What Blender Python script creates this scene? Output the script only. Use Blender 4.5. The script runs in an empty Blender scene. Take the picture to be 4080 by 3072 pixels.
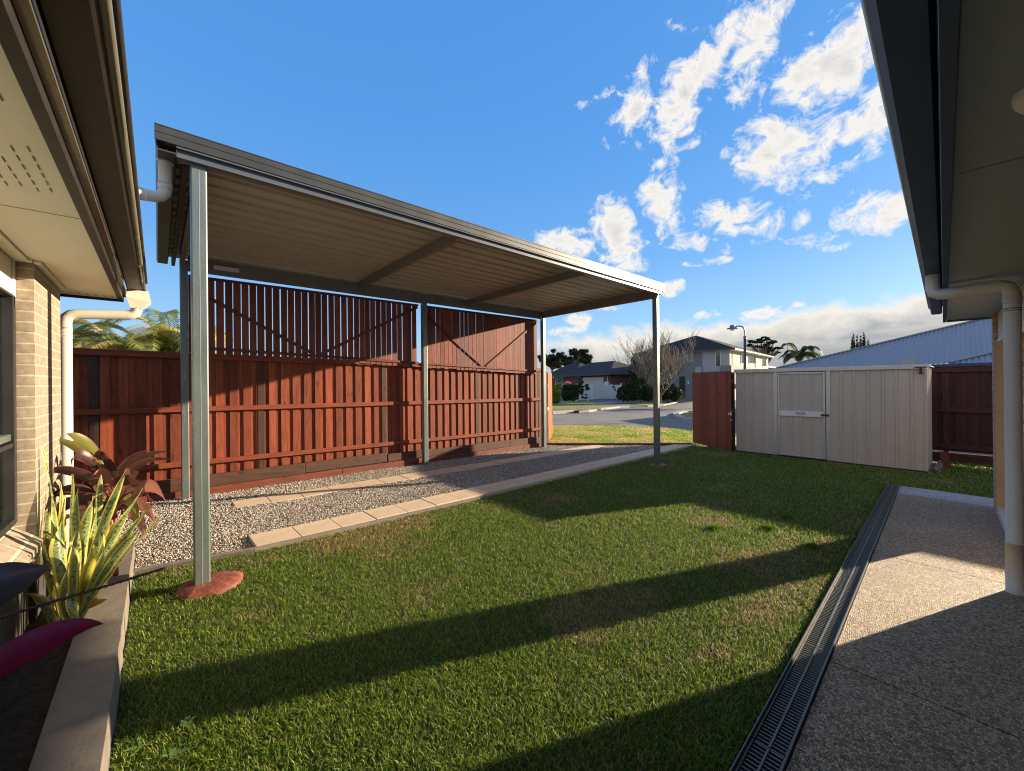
import bpy, math, random
import numpy as np
from mathutils import Vector, Matrix
random.seed(7); RNG = np.random.default_rng(11)
SC = bpy.context.scene; COL = SC.collection
# ---------------------------------------------------------------- camera model
W, H = 4080, 3072
FPX = 1593.12; YAW = math.radians(48.44); PIT = math.radians(.0488); ROL = math.radians(.5536); CYO = -13.26
HC = 1.6; S = -0.0132
_f = Vector((math.cos(YAW)*math.cos(PIT), math.sin(YAW)*math.cos(PIT), math.sin(PIT)))
_r = Vector((math.sin(YAW), -math.cos(YAW), 0)); _d = _f.cross(_r)
_c, _s = math.cos(ROL), math.sin(ROL)
RIGHT = _c*_r+_s*_d; DOWN = -_s*_r+_c*_d; FWD = _f
CAM = Vector((0, 0, HC))
def ray(px, py): return FWD + RIGHT*((px-W/2)/FPX) + DOWN*((py-H/2-CYO)/FPX)
def at(px, py, D): return CAM + ray(px, py)*D          # a point measured at depth D
def gnd(px, py, dz=0):                                  # where that sight line meets the sloping ground
    d = ray(px, py); t = (HC-dz)/(S*d.x-d.z); p = CAM+d*t
    return Vector((p.x, p.y, p.z))
def gz(x, dz=0): return S*x+dz
# ---------------------------------------------------------------- object helpers
def tag(o, label=None, cat=None, group=None, kind=None):
    if label: o['label'] = label
    if cat: o['category'] = cat
    if group: o['group'] = group
    if kind: o['kind'] = kind
    return o
def thing(name, label, cat, loc=(0, 0, 0), group=None):
    o = bpy.data.objects.new(name, None); COL.objects.link(o); o.location = loc
    o.empty_display_size = .2
    return tag(o, label, cat, group)
def rootloc(p):
    while p.parent: p = p.parent
    return p.location.copy()
def link_mesh(name, me, mats, parent=None, smooth=False, bevel=0):
    if not isinstance(mats, (list, tuple)): mats = [mats]
    for m in mats: me.materials.append(m)
    o = bpy.data.objects.new(name, me); COL.objects.link(o)
    if parent is not None: o.parent = parent
    if smooth: me.polygons.foreach_set('use_smooth', [True]*len(me.polygons))
    if bevel:
        b = o.modifiers.new('bevel', 'BEVEL'); b.width = bevel; b.segments = 2; b.limit_method = 'ANGLE'; b.angle_limit = .6
    return o
class MB:
    def __init__(s, T=None): s.v = []; s.f = []; s.m = []; s.uv = []; s.T = T; s.hasuv = False
    def pts(s, P):
        n = len(s.v)
        for p in P: s.v.append(s.T(Vector(p)) if s.T else Vector(p))
        return n
    def face(s, idx, mi=0, uv=None):
        s.f.append(tuple(idx)); s.m.append(mi); s.uv.append(uv)
        if uv: s.hasuv = True
    def quad(s, a, b, c, d, mi=0, uv=None):
        n = s.pts((a, b, c, d)); s.face((n, n+1, n+2, n+3), mi, uv)
    def tri(s, a, b, c, mi=0):
        n = s.pts((a, b, c)); s.face((n, n+1, n+2), mi)
    def box(s, x0, x1, y0, y1, z0, z1, mi=0):
        if x0 > x1: x0, x1 = x1, x0
        if y0 > y1: y0, y1 = y1, y0
        if z0 > z1: z0, z1 = z1, z0
        n = s.pts([(x0,y0,z0),(x1,y0,z0),(x1,y1,z0),(x0,y1,z0),(x0,y0,z1),(x1,y0,z1),(x1,y1,z1),(x0,y1,z1)])
        for q in ((0,3,2,1),(4,5,6,7),(0,1,5,4),(1,2,6,5),(2,3,7,6),(3,0,4,7)): s.face([n+i for i in q], mi)
        return s
    def bar(s, p, q, w, h, up=(0,0,1), mi=0):            # box from p to q, w across, h along up
        p = Vector(p); q = Vector(q); d = (q-p).normalized(); up = Vector(up)
        a = d.cross(up).normalized()*(w/2); b = a.cross(d).normalized()*(h/2)
        n = s.pts([p-a-b,p+a-b,p+a+b,p-a+b,q-a-b,q+a-b,q+a+b,q-a+b])
        for k in ((3,2,1,0),(4,5,6,7),(0,1,5,4),(1,2,6,5),(2,3,7,6),(3,0,4,7)): s.face([n+i for i in k], mi)
        return s
    def sweep(s, p, q, prof, side, up=(0,0,1), mi=0, cap=True):   # profile (side, up) swept from p to q
        p = Vector(p); q = Vector(q); side = Vector(side); up = Vector(up); k = len(prof)
        n = s.pts([p+side*a+up*b for a, b in prof]+[q+side*a+up*b for a, b in prof])
        for i in range(k): j = (i+1) % k; s.face((n+i, n+j, n+k+j, n+k+i), mi)
        if cap: s.face([n+i for i in range(k)][::-1], mi); s.face([n+k+i for i in range(k)], mi)
        return s
    def prism(s, poly, z0, z1, mi=0):                    # poly of (x,y); z may be functions of x
        f0 = z0 if callable(z0) else (lambda x: z0); f1 = z1 if callable(z1) else (lambda x: z1)
        k = len(poly); n = s.pts([(x,y,f0(x)) for x,y in poly]+[(x,y,f1(x)) for x,y in poly])
        for i in range(k): j = (i+1) % k; s.face((n+i, n+j, n+k+j, n+k+i), mi)
        s.face([n+i for i in range(k)][::-1], mi); s.face([n+k+i for i in range(k)], mi)
        return s
    def tube(s, P, r, n=8, mi=0, cap=True):
        P = [Vector(p) for p in P]; R = r if isinstance(r, (list, tuple)) else [r]*len(P)
        base = len(s.v); up = None
        for i, p in enumerate(P):
            t = (P[min(i+1, len(P)-1)]-P[max(i-1, 0)]).normalized()
            if up is None:
                up = Vector((0,0,1)) if abs(t.z) < .9 else Vector((1,0,0))
            a = t.cross(up).normalized(); b = a.cross(t).normalized(); up = b
            s.pts([p+a*(R[i]*math.cos(2*math.pi*k/n))+b*(R[i]*math.sin(2*math.pi*k/n)) for k in range(n)])
        for i in range(len(P)-1):
            for k in range(n):
                k2 = (k+1) % n; s.face((base+i*n+k, base+i*n+k2, base+(i+1)*n+k2, base+(i+1)*n+k), mi)
        if cap and n > 2:
            s.face([base+k for k in range(n)], mi); s.face([base+(len(P)-1)*n+k for k in range(n)][::-1], mi)
        return s
    def disc(s, c, r, z0, z1, n=24, mi=0, rx=None):
        c = Vector(c); rx = rx or r
        P = [(c.x+rx*math.cos(2*math.pi*k/n), c.y+r*math.sin(2*math.pi*k/n)) for k in range(n)]
        return s.prism(P, z0, z1, mi)
    def build(s, name, mats, parent=None, smooth=False, bevel=0, loc=None):
        off = rootloc(parent) if parent is not None else (Vector(loc) if loc else Vector((0,0,0)))
        me = bpy.data.meshes.new(name); me.from_pydata([tuple(v-off) for v in s.v], [], s.f)
        if len(set(s.m)) > 1: me.polygons.foreach_set('material_index', s.m)
        if s.hasuv:
            ul = me.uv_layers.new(name='UVMap'); i = 0
            for f, u in zip(s.f, s.uv):
                for k in range(len(f)):
                    ul.data[i].uv = u[k] if u else (0,0); i += 1
        me.update()
        o = link_mesh(name, me, mats, parent, smooth, bevel)
        if parent is None and loc: o.location = loc
        return o
def np_mesh(name, V, F, nper, mats, parent=None, smooth=False, off=None):
    """V (n,3); F flat loop indices; nper (faces,) loop totals"""
    me = bpy.data.meshes.new(name)
    if off is not None: V = V-np.array(off)
    me.vertices.add(len(V)); me.vertices.foreach_set('co', V.astype(np.float32).ravel())
    me.loops.add(len(F)); me.loops.foreach_set('vertex_index', F.astype(np.int32))
    me.polygons.add(len(nper)); st = np.concatenate(([0], np.cumsum(nper)[:-1]))
    me.polygons.foreach_set('loop_start', st.astype(np.int32)); me.polygons.foreach_set('loop_total', nper.astype(np.int32))
    if smooth: me.polygons.foreach_set('use_smooth', np.ones(len(nper), dtype=bool))
    me.update(calc_edges=True); me.validate()
    return link_mesh(name, me, mats, parent)
# ---------------------------------------------------------------- materials
def nt(name):
    m = bpy.data.materials.new(name); m.use_nodes = True; t = m.node_tree
    for n in list(t.nodes): t.nodes.remove(n)
    out = t.nodes.new('ShaderNodeOutputMaterial'); b = t.nodes.new('ShaderNodeBsdfPrincipled')
    t.links.new(b.outputs[0], out.inputs[0]); return m, t, b, out
def N(t, typ, **kw):
    n = t.nodes.new('ShaderNode'+typ)
    for k, v in kw.items():
        if k.startswith('i_'):
            key = k[2:]; n.inputs[int(key) if key.isdigit() else key].default_value = v
        else: setattr(n, k, v)
    return n
def ramp(t, fac, stops, interp='LINEAR'):
    r = N(t, 'ValToRGB'); r.color_ramp.interpolation = interp; e = r.color_ramp.elements
    while len(e) > 1: e.remove(e[-1])
    e[0].position = stops[0][0]; e[0].color = (*stops[0][1], 1)
    for p, c in stops[1:]: x = e.new(p); x.color = (*c, 1)
    t.links.new(fac, r.inputs[0]); return r.outputs[0]
def mul(c, k): return tuple(min(1, x*k) for x in c)
def coords(t, stretch=(1,1,1), world=False, rot=None):
    if world: g = N(t, 'NewGeometry'); src = g.outputs['Position']
    else: g = N(t, 'TexCoord'); src = g.outputs['Object']
    mp = N(t, 'Mapping'); mp.inputs['Scale'].default_value = stretch
    if rot: mp.inputs['Rotation'].default_value = rot
    t.links.new(src, mp.inputs[0]); return mp.outputs[0]
def noise(t, vec, scale, detail=4, rough=.55, dist=0):
    n = N(t, 'TexNoise'); n.inputs['Scale'].default_value = scale; n.inputs['Detail'].default_value = detail
    n.inputs['Roughness'].default_value = rough; n.inputs['Distortion'].default_value = dist
    t.links.new(vec, n.inputs['Vector']); return n.outputs['Fac']
def mathn(t, op, a, b=None, clamp=False):
    n = N(t, 'Math', operation=op); n.use_clamp = clamp
    for i, x in enumerate((a, b)):
        if x is None: continue
        if isinstance(x, (int, float)): n.inputs[i].default_value = x
        else: t.links.new(x, n.inputs[i])
    return n.outputs[0]
def mixc(t, fac, a, b, mode='MIX'):
    n = N(t, 'Mix', data_type='RGBA', blend_type=mode)
    for k, x in ((0, fac), (6, a), (7, b)):
        if isinstance(x, (int, float)): n.inputs[k].default_value = x
        elif isinstance(x, tuple): n.inputs[k].default_value = (*x, 1)[:4]
        else: t.links.new(x, n.inputs[k])
    return n.outputs[2]
def bumpn(t, b, h, strength=.3, dist=.01):
    n = N(t, 'Bump'); n.inputs['Strength'].default_value = strength; n.inputs['Distance'].default_value = dist
    t.links.new(h, n.inputs['Height']); t.links.new(n.outputs[0], b.inputs['Normal']); return n
def rnd_island(t): return N(t, 'NewGeometry').outputs['Random Per Island']
def MAT(name, col, rough=.6, metal=0, var=.12, scale=6, stretch=(1,1,1), bump=0, bscale=80, island=0, spec=.5, dirt=0, detail=5, col2=None, bdist=.004):
    m, t, b, out = nt(name); v = coords(t, stretch)
    n1 = noise(t, v, scale, detail)
    c = ramp(t, n1, [(.3, mul(col, 1-var)), (.7, col2 or mul(col, 1+var))])
    if island:
        f = mathn(t, 'MULTIPLY_ADD', rnd_island(t), 2*island); f.node.inputs[2].default_value = 1-island
        hv = N(t, 'HueSaturation'); t.links.new(f, hv.inputs['Value']); t.links.new(c, hv.inputs['Color']); c = hv.outputs[0]
    if dirt:
        n2 = noise(t, coords(t, (1,1,.4)), 2.2, 8, .7)
        f = ramp(t, n2, [(.45, (0,0,0)), (.75, (dirt,)*3)]); c = mixc(t, f, c, mul(col, .45))
    t.links.new(c, b.inputs['Base Color'])
    rr = mathn(t, 'MULTIPLY_ADD', n1, .25); rr.node.inputs[2].default_value = rough-.12; t.links.new(rr, b.inputs['Roughness'])
    b.inputs['Metallic'].default_value = metal; b.inputs['Specular IOR Level'].default_value = spec
    if bump: bumpn(t, b, noise(t, v, bscale, 5, .6), bump, bdist)
    return m
def WOOD(name, col, axis, island=.3, dark=.4, rough=.62, knots=True):
    m, t, b, out = nt(name); st = [9, 9, 9]; st[axis] = .9
    v = coords(t, tuple(st)); isl = rnd_island(t)
    add = N(t, 'VectorMath', operation='ADD'); cb = N(t, 'CombineXYZ'); ms = mathn(t, 'MULTIPLY', isl, 57.)
    for i in range(3): t.links.new(ms, cb.inputs[i])
    t.links.new(v, add.inputs[0]); t.links.new(cb.outputs[0], add.inputs[1]); v = add.outputs[0]
    g = noise(t, v, 3.2, 9, .68, .6)
    c = ramp(t, g, [(.3, mul(col, dark)), (.46, mul(col, .8)), (.6, col), (.8, mul(col, 1.35))])
    f = mathn(t, 'MULTIPLY_ADD', isl, 2*island); f.node.inputs[2].default_value = 1-island
    hv = N(t, 'HueSaturation'); t.links.new(f, hv.inputs['Value']); t.links.new(c, hv.inputs['Color']); c = hv.outputs[0]
    if knots:
        st2 = [7, 7, 7]; st2[axis] = 2.6
        v2 = coords(t, tuple(st2)); vo = N(t, 'TexVoronoi'); vo.inputs['Scale'].default_value = 1
        t.links.new(v2, vo.inputs['Vector'])
        k = ramp(t, vo.outputs['Distance'], [(.05, (1,1,1)), (.17, (0,0,0))]); c = mixc(t, mathn(t, 'MULTIPLY', k, .75), c, mul(col, .18))
    w = noise(t, coords(t, (1,1,1)), 1.7, 6, .7); c = mixc(t, ramp(t, w, [(.5, (0,0,0)), (.8, (.45,)*3)]), c, mul(col, .45))
    t.links.new(c, b.inputs['Base Color']); b.inputs['Roughness'].default_value = rough; b.inputs['Specular IOR Level'].default_value = .35
    bumpn(t, b, g, .35, .003); return m
def BRICK(name, c1, c2, mortar, u, v, w=.24, h=.086, loc=(0,0,0)):
    m, t, b, out = nt(name); g = N(t, 'NewGeometry'); sp = N(t, 'SeparateXYZ'); cb = N(t, 'CombineXYZ')
    t.links.new(g.outputs['Position'], sp.inputs[0])
    t.links.new(sp.outputs[u], cb.inputs[0]); t.links.new(sp.outputs[v], cb.inputs[1])
    br = N(t, 'TexBrick'); t.links.new(cb.outputs[0], br.inputs['Vector'])
    br.inputs['Scale'].default_value = 1; br.inputs['Brick Width'].default_value = w; br.inputs['Row Height'].default_value = h
    br.inputs['Mortar Size'].default_value = .007; br.inputs['Mortar Smooth'].default_value = .25; br.inputs['Bias'].default_value = -.2
    br.inputs['Color1'].default_value = (*c1, 1); br.inputs['Color2'].default_value = (*c2, 1); br.inputs['Mortar'].default_value = (*mortar, 1)
    n = noise(t, g.outputs['Position'], 28, 8, .7); c = mixc(t, .55, br.outputs['Color'], ramp(t, n, [(.3, (.25,)*3), (.7, (.75,)*3)]), 'OVERLAY')
    t.links.new(c, b.inputs['Base Color']); b.inputs['Roughness'].default_value = .85
    hh = mathn(t, 'SUBTRACT', mathn(t, 'MULTIPLY', n, .25), br.outputs['Fac']); bumpn(t, b, hh, .7, .006); return m
def LEAF(name, cols, rough=.45, trans=.35, nscale=3, spec=.4):
    m, t, b, out = nt(name); isl = rnd_island(t); k = len(cols)-1
    c = ramp(t, isl, [(i/k, x) for i, x in enumerate(cols)])
    n = noise(t, coords(t), nscale, 3); c = mixc(t, .5, c, ramp(t, n, [(.3, (.3,)*3), (.7, (.7,)*3)]), 'OVERLAY')
    t.links.new(c, b.inputs['Base Color']); b.inputs['Roughness'].default_value = rough; b.inputs['Specular IOR Level'].default_value = spec
    tr = N(t, 'BsdfTranslucent'); hv = N(t, 'HueSaturation'); hv.inputs['Value'].default_value = 1.3; hv.inputs['Saturation'].default_value = 1.1
    t.links.new(c, hv.inputs['Color']); t.links.new(hv.outputs[0], tr.inputs[0])
    mx = N(t, 'MixShader'); mx.inputs[0].default_value = trans; t.links.new(b.outputs[0], mx.inputs[1]); t.links.new(tr.outputs[0], mx.inputs[2])
    t.links.new(mx.outputs[0], out.inputs[0]); return m
M = {}
RED = (.265, .060, .026)
M['pal'] = WOOD('paling_wood', RED, 2, .33); M['rail'] = WOOD('rail_wood', mul(RED, 1.0), 0, .15)
M['slat'] = WOOD('slat_wood', (.235, .066, .043), 2, .28, .5); M['slatrail'] = WOOD('slat_rail_wood', (.19, .052, .033), 0, .15)
M['sleeper'] = WOOD('sleeper_wood', (.115, .055, .036), 0, .3, .35); M['sleeper_red'] = WOOD('stained_sleeper_wood', (.22, .06, .034), 0, .2, .5)
M['post_dark'] = WOOD('bare_post_wood', (.070, .036, .026), 2, .2, .5)
M['gate_l'] = WOOD('sunlit_gate_wood', (.42, .12, .04), 2, .18, .6); M['gate_r'] = WOOD('gate_wood', (.20, .052, .026), 2, .3, .6)  # same stain: left leaf's sunlight and right leaf's shade put into the colours
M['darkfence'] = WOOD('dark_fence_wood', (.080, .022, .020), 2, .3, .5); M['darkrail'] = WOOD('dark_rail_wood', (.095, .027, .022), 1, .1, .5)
def GALV(name, col, rough):
    m, t, b, out = nt(name); v = coords(t)
    vo = N(t, 'TexVoronoi'); vo.inputs['Scale'].default_value = 95; t.links.new(v, vo.inputs['Vector'])
    n = noise(t, coords(t, (1,1,.12)), 26, 7, .7); n2 = noise(t, coords(t, (1,1,.35)), 5, 6, .65)
    c = mixc(t, .3, ramp(t, n2, [(.3, mul(col, .8)), (.7, mul(col, 1.15))]), ramp(t, vo.outputs['Color'], [(0, mul(col, .7)), (1, mul(col, 1.2))]))
    c = mixc(t, ramp(t, n, [(.62, (0,0,0)), (.7, (.5,)*3)]), c, (.62,.64,.62))
    t.links.new(c, b.inputs['Base Color']); b.inputs['Metallic'].default_value = .55
    r = mathn(t, 'MULTIPLY_ADD', n2, .3); r.node.inputs[2].default_value = rough-.15; t.links.new(r, b.inputs['Roughness'])
    bumpn(t, b, n2, .08, .003); return m
M['galv'] = GALV('galvanised_steel', (.19, .225, .22), .42)
M['galv_beam'] = GALV('galvanised_beam', (.22, .22, .21), .5)
M['charcoal'] = MAT('charcoal_trim', (.042, .045, .045), .42, 0, .1, 4, (1,1,1), 0, dirt=.2)
M['beam_grey'] = MAT('grey_gutter_metal', (.105, .12, .135), .34, .2, .06, 3)
M['under'] = MAT('cream_roof_sheet', (.44, .405, .35), .42, 0, .08, 5, (.2,3,1), dirt=.25)
M['pvc'] = MAT('cream_pvc', (.56, .535, .45), .32, 0, .05, 3, dirt=.15)
M['pvc_white'] = MAT('pale_grey_pvc', (.60, .60, .58), .38, 0, .04, 3, dirt=.12)
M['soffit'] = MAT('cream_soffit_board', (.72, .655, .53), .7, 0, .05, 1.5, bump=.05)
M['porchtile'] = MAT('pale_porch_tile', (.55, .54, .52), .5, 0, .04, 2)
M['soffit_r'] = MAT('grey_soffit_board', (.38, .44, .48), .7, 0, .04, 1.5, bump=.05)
M['brown'] = MAT('brown_gutter_metal', (.021, .017, .014), .5, .1, .25, 7, dirt=.5, bump=.1, bscale=30)
M['lip'] = MAT('pale_gutter_lip', (.20, .18, .14), .25, .4, .1, 6, dirt=.2)
M['navy'] = MAT('dark_blue_gutter_metal', (.012, .055, .14), .45, .0, .1, 3)
M['lintel'] = MAT('off_white_lintel_board', (.62, .60, .56), .7, 0, .08, 3, (1,1,.5), dirt=.25)
M['lip2'] = MAT('pale_blue_gutter_lip', (.42, .48, .54), .35, 0, .05, 3)
M['white'] = MAT('white_paint', (.72, .72, .70), .5, 0, .04, 3)
M['dark'] = MAT('black_plastic', (.015, .015, .017), .5, 0, .1, 8)
M['blackframe'] = MAT('black_window_frame', (.02, .02, .022), .35, .2, .1, 5)
M['concrete'] = MAT('concrete_block', (.185, .155, .125), .9, 0, .18, 7, bump=.5, bscale=70, dirt=.5, detail=9)
M['footing'] = MAT('red_painted_concrete', (.21, .055, .032), .75, 0, .5, 14, bump=.9, bscale=35, bdist=.01)
M['paver'] = MAT('sandstone_paver', (.60, .46, .315), .85, 0, .13, 5, bump=.35, bscale=90, island=.0, dirt=.35, detail=8)
M['shed'] = MAT('cream_shed_sheet', (.50, .445, .37), .45, 0, .05, 2.5, (1,1,.5), dirt=.12)
M['shedtrim'] = MAT('silver_shed_trim', (.52, .53, .54), .35, .5, .08, 4)
M['roofgrey'] = MAT('blue_grey_corrugated_roof', (.215, .215, .235), .45, .2, .1, 2, dirt=.2)
M['bark'] = MAT('grey_bark', (.16, .125, .095), .9, 0, .3, 12, (1,1,.3), bump=.5, bscale=40)
M['twig'] = MAT('bare_twig_bark', (.15, .12, .088), .85, 0, .3, 4)
M['ventgap'] = MAT('vent_slot_shadow_gap', (.16, .13, .10), .8, 0, .05, 3)
M['soil'] = MAT('dark_garden_soil', (.065, .044, .032), .95, 0, .5, 25, bump=1, bscale=45, bdist=.03, detail=9)
M['asphalt'] = MAT('road_asphalt', (.155, .142, .122), .85, 0, .18, 1.1, bump=.4, bscale=140, detail=12)
M['drive'] = MAT('driveway_concrete', (.10, .10, .105), .85, 0, .2, .6, bump=.3, bscale=60, detail=9)
M['kerb'] = MAT('kerb_concrete', (.34, .31, .26), .85, 0, .15, 1.5, bump=.3, bscale=40)
M['stonekerb'] = MAT('red_brick_edging', (.24, .12, .09), .85, 0, .3, 8, bump=.3)
M['glass'] = MAT('window_glass', (.03, .035, .04), .08, 0, .1, 3, spec=1)
M['wall_shade'] = MAT('white_render_wall', (.40, .40, .39), .8, 0, .05, 1)
M['wall_cream'] = MAT('cream_render_wall', (.46, .39, .30), .8, 0, .05, 1)
M['wall_grey'] = MAT('grey_render_wall', (.21, .205, .195), .8, 0, .08, 1)
M['garage'] = MAT('cream_garage_door', (.55, .50, .40), .6, 0, .04, 1)
M['purple'] = MAT('purple_plate', (.25, .17, .42), .5, 0, .05, 5)
M['green_box'] = MAT('green_service_box', (.07, .22, .16), .5, 0, .05, 3)
M['cable_red'] = MAT('reddish_mark', (.25, .05, .03), .7, 0, .2, 20)
M['trimwood'] = MAT('tan_pillar_trim', (.42, .32, .22), .7, 0, .1, 3, dirt=.2)
M['curtain'] = MAT('grey_curtain_fabric', (.78, .78, .68), .8, 0, .55, 18, (3,3,.12), detail=8)
M['lamp_metal'] = MAT('lamp_post_metal', (.14, .17, .19), .45, .3, .1, 3)
M['lamp_lens'] = MAT('frosted_lens', (.7, .7, .68), .3, 0, .03, 5)
M['course_dark'] = MAT('dark_base_course', (.04, .035, .03), .9, 0, .3, 12)
BC1, BC2, BMO = (.29, .228, .165), (.25, .195, .14), (.42, .36, .27)
M['brick_yz'] = BRICK('tan_brick', BC1, BC2, BMO, 1, 2, .23, .067); M['brick_xz'] = BRICK('tan_brick_end', BC1, BC2, BMO, 0, 2, .23, .067)
M['brick2_xz'] = BRICK('yellow_brick', (.46, .30, .16), (.40, .26, .14), (.60, .52, .42), 0, 2)
M['brick2_yz'] = BRICK('yellow_brick_side', (.46, .30, .16), (.40, .26, .14), (.60, .52, .42), 1, 2)
M['redbrick'] = BRICK('red_brick', (.17, .055, .04), (.14, .045, .035), (.2, .14, .12), 0, 2)
def TILE(name, col, rot):
    m, t, b, out = nt(name); v = coords(t, (1,1,1), rot=(0,0,rot))
    br = N(t, 'TexBrick'); t.links.new(v, br.inputs['Vector']); br.inputs['Scale'].default_value = 1
    br.inputs['Brick Width'].default_value = .42; br.inputs['Row Height'].default_value = .36; br.inputs['Mortar Size'].default_value = .035
    br.inputs['Color1'].default_value = (*col, 1); br.inputs['Color2'].default_value = (*mul(col, .75), 1); br.inputs['Mortar'].default_value = (*mul(col, .35), 1)
    t.links.new(br.outputs['Color'], b.inputs['Base Color']); b.inputs['Roughness'].default_value = .85; b.inputs['Specular IOR Level'].default_value = .2
    bumpn(t, b, mathn(t, 'MULTIPLY', br.outputs['Fac'], -1), .6, .05); return m
M['tile1'] = TILE('grey_roof_tile', (.060, .055, .058), .1); M['tile2'] = TILE('charcoal_roof_tile', (.040, .036, .040), .0)
# exposed aggregate
def AGG(name, stops, sc=85):
    m, t, b, out = nt(name); v = coords(t, world=True)
    vo = N(t, 'TexVoronoi', voronoi_dimensions='2D'); vo.inputs['Scale'].default_value = sc; vo.inputs['Randomness'].default_value = .9; t.links.new(v, vo.inputs['Vector'])
    vd = N(t, 'TexVoronoi', voronoi_dimensions='2D', feature='DISTANCE_TO_EDGE'); vd.inputs['Scale'].default_value = sc; vd.inputs['Randomness'].default_value = .9; t.links.new(v, vd.inputs['Vector'])
    sp = N(t, 'SeparateColor'); t.links.new(vo.outputs['Color'], sp.inputs[0])
    c = ramp(t, sp.outputs[0], stops); c = mixc(t, ramp(t, vd.outputs['Distance'], [(.0, (1,1,1)), (.16, (0,0,0))]), c, mul(stops[len(stops)//2][1], .42))
    n = noise(t, v, 1.3, 6, .6); c = mixc(t, .45, c, ramp(t, n, [(.3, (.3,)*3), (.7, (.7,)*3)]), 'OVERLAY')
    t.links.new(c, b.inputs['Base Color']); b.inputs['Roughness'].default_value = .55
    h = ramp(t, vd.outputs['Distance'], [(0, (0,)*3), (.35, (1,)*3)]); bumpn(t, b, mathn(t, 'ADD', h, mathn(t, 'MULTIPLY', sp.outputs[1], .6)), 1, .004)
    return m
M['agg'] = AGG('exposed_aggregate', [(0, (.10, .06, .033)), (.25, (.26, .165, .09)), (.5, (.38, .255, .14)), (.75, (.51, .375, .22)), (1, (.68, .55, .37))], 96)
M['agg_w'] = AGG('pale_exposed_aggregate', [(0, (.22, .23, .25)), (.5, (.44, .45, .46)), (1, (.70, .70, .70))])
def STONES(name):
    m, t, b, out = nt(name); isl = rnd_island(t)
    c = ramp(t, isl, [(0, (.10, .083, .068)), (.2, (.20, .162, .128)), (.4, (.33, .272, .215)), (.62, (.44, .375, .30)), (.82, (.53, .47, .395)), (1, (.68, .63, .55))])
    n = noise(t, coords(t), 160, 3); c = mixc(t, .35, c, ramp(t, n, [(.3, (.3,)*3), (.7, (.7,)*3)]), 'OVERLAY')
    t.links.new(c, b.inputs['Base Color']); b.inputs['Roughness'].default_value = .7; return m
M['stones'] = STONES('gravel_stones')
M['gravelbase'] = AGG('gravel_bed', [(0, (.08, .065, .053)), (.5, (.22, .185, .15)), (1, (.42, .37, .31))], 70)
def GRASSGROUND(name, c1, c2, c3, sc=1.0, fine=60):
    m, t, b, out = nt(name); v = coords(t, world=True)
    n1 = noise(t, v, sc, 6, .65); n2 = noise(t, v, fine, 6, .75)
    c = ramp(t, n1, [(.35, c1), (.52, c2), (.7, c3)]); c = mixc(t, .8, c, ramp(t, n2, [(.3, (.15,)*3), (.7, (.85,)*3)]), 'OVERLAY')
    t.links.new(c, b.inputs['Base Color']); b.inputs['Roughness'].default_value = .9; bumpn(t, b, n2, 1, .03); return m
M['lawn'] = GRASSGROUND('lawn_soil', (.045, .055, .015), (.06, .055, .025), (.10, .075, .045))
M['verge'] = GRASSGROUND('verge_turf', (.33, .42, .05), (.42, .43, .07), (.50, .44, .12), .5, 24)
M['turf2'] = GRASSGROUND('far_turf', (.10, .13, .03), (.19, .19, .05), (.27, .23, .08), .3, 14)
M['base'] = GRASSGROUND('base_earth', (.08, .09, .035), (.10, .095, .045), (.14, .11, .07), .1, 8)
def BLADES(name, dry, gain=1.):
    m, t, b, out = nt(name); isl = rnd_island(t); v = coords(t, world=True)
    patch = noise(t, v, .85, 5, .62); p2 = noise(t, v, 4.5, 3, .6)
    g = ramp(t, isl, [(0, (.045, .105, .006)), (.35, (.085, .165, .010)), (.65, (.15, .235, .016)), (.85, (.24, .29, .030)), (1, (.42, .37, .11))])
    d = ramp(t, isl, [(0, (.14, .13, .035)), (.4, (.27, .22, .075)), (1, (.46, .36, .17))])
    f = mathn(t, 'ADD', mathn(t, 'MULTIPLY', patch, 1.), mathn(t, 'MULTIPLY', p2, .35))
    g0 = N(t, 'NewGeometry')                                     # worn spots of the lawn, in metres
    for cx, cy, rx, ry, k in ((2.3,4.25,2.6,.62,.25), (4.3,1.25,1.3,.45,.15), (3.3,.95,1.5,.35,.13), (2.2,1.7,.9,.35,.14), (1.0,4.35,1.0,.35,.13), (5.3,2.2,1.3,.6,.08), (1.6,1.2,.9,.5,.07)):
        mp = N(t, 'Mapping', vector_type='TEXTURE'); mp.inputs['Location'].default_value = (cx, cy, 0); mp.inputs['Scale'].default_value = (rx, ry, 5); mp.inputs['Rotation'].default_value = (0, 0, -.1); t.links.new(g0.outputs['Position'], mp.inputs[0])
        gr = N(t, 'TexGradient', gradient_type='SPHERICAL'); t.links.new(mp.outputs[0], gr.inputs[0]); f = mathn(t, 'ADD', f, mathn(t, 'MULTIPLY', gr.outputs['Fac'], k))
    c = mixc(t, ramp(t, f, [(dry, (0,0,0)), (dry+.13, (.9,)*3)]), g, d)
    c = mixc(t, 1, c, (gain, gain*1.0, gain), 'MULTIPLY')
    t.links.new(c, b.inputs['Base Color']); b.inputs['Roughness'].default_value = .5; b.inputs['Specular IOR Level'].default_value = .3
    tr = N(t, 'BsdfTranslucent'); hv = N(t, 'HueSaturation'); hv.inputs['Value'].default_value = 1.25; t.links.new(c, hv.inputs['Color']); t.links.new(hv.outputs[0], tr.inputs[0])
    mx = N(t, 'MixShader'); mx.inputs[0].default_value = .42; t.links.new(b.outputs[0], mx.inputs[1]); t.links.new(tr.outputs[0], mx.inputs[2]); t.links.new(mx.outputs[0], out.inputs[0])
    return m
M['blades'] = BLADES('grass_blades', .74, 1.06); M['blades_y'] = BLADES('yellow_grass_blades', .60, 1.7)
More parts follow.
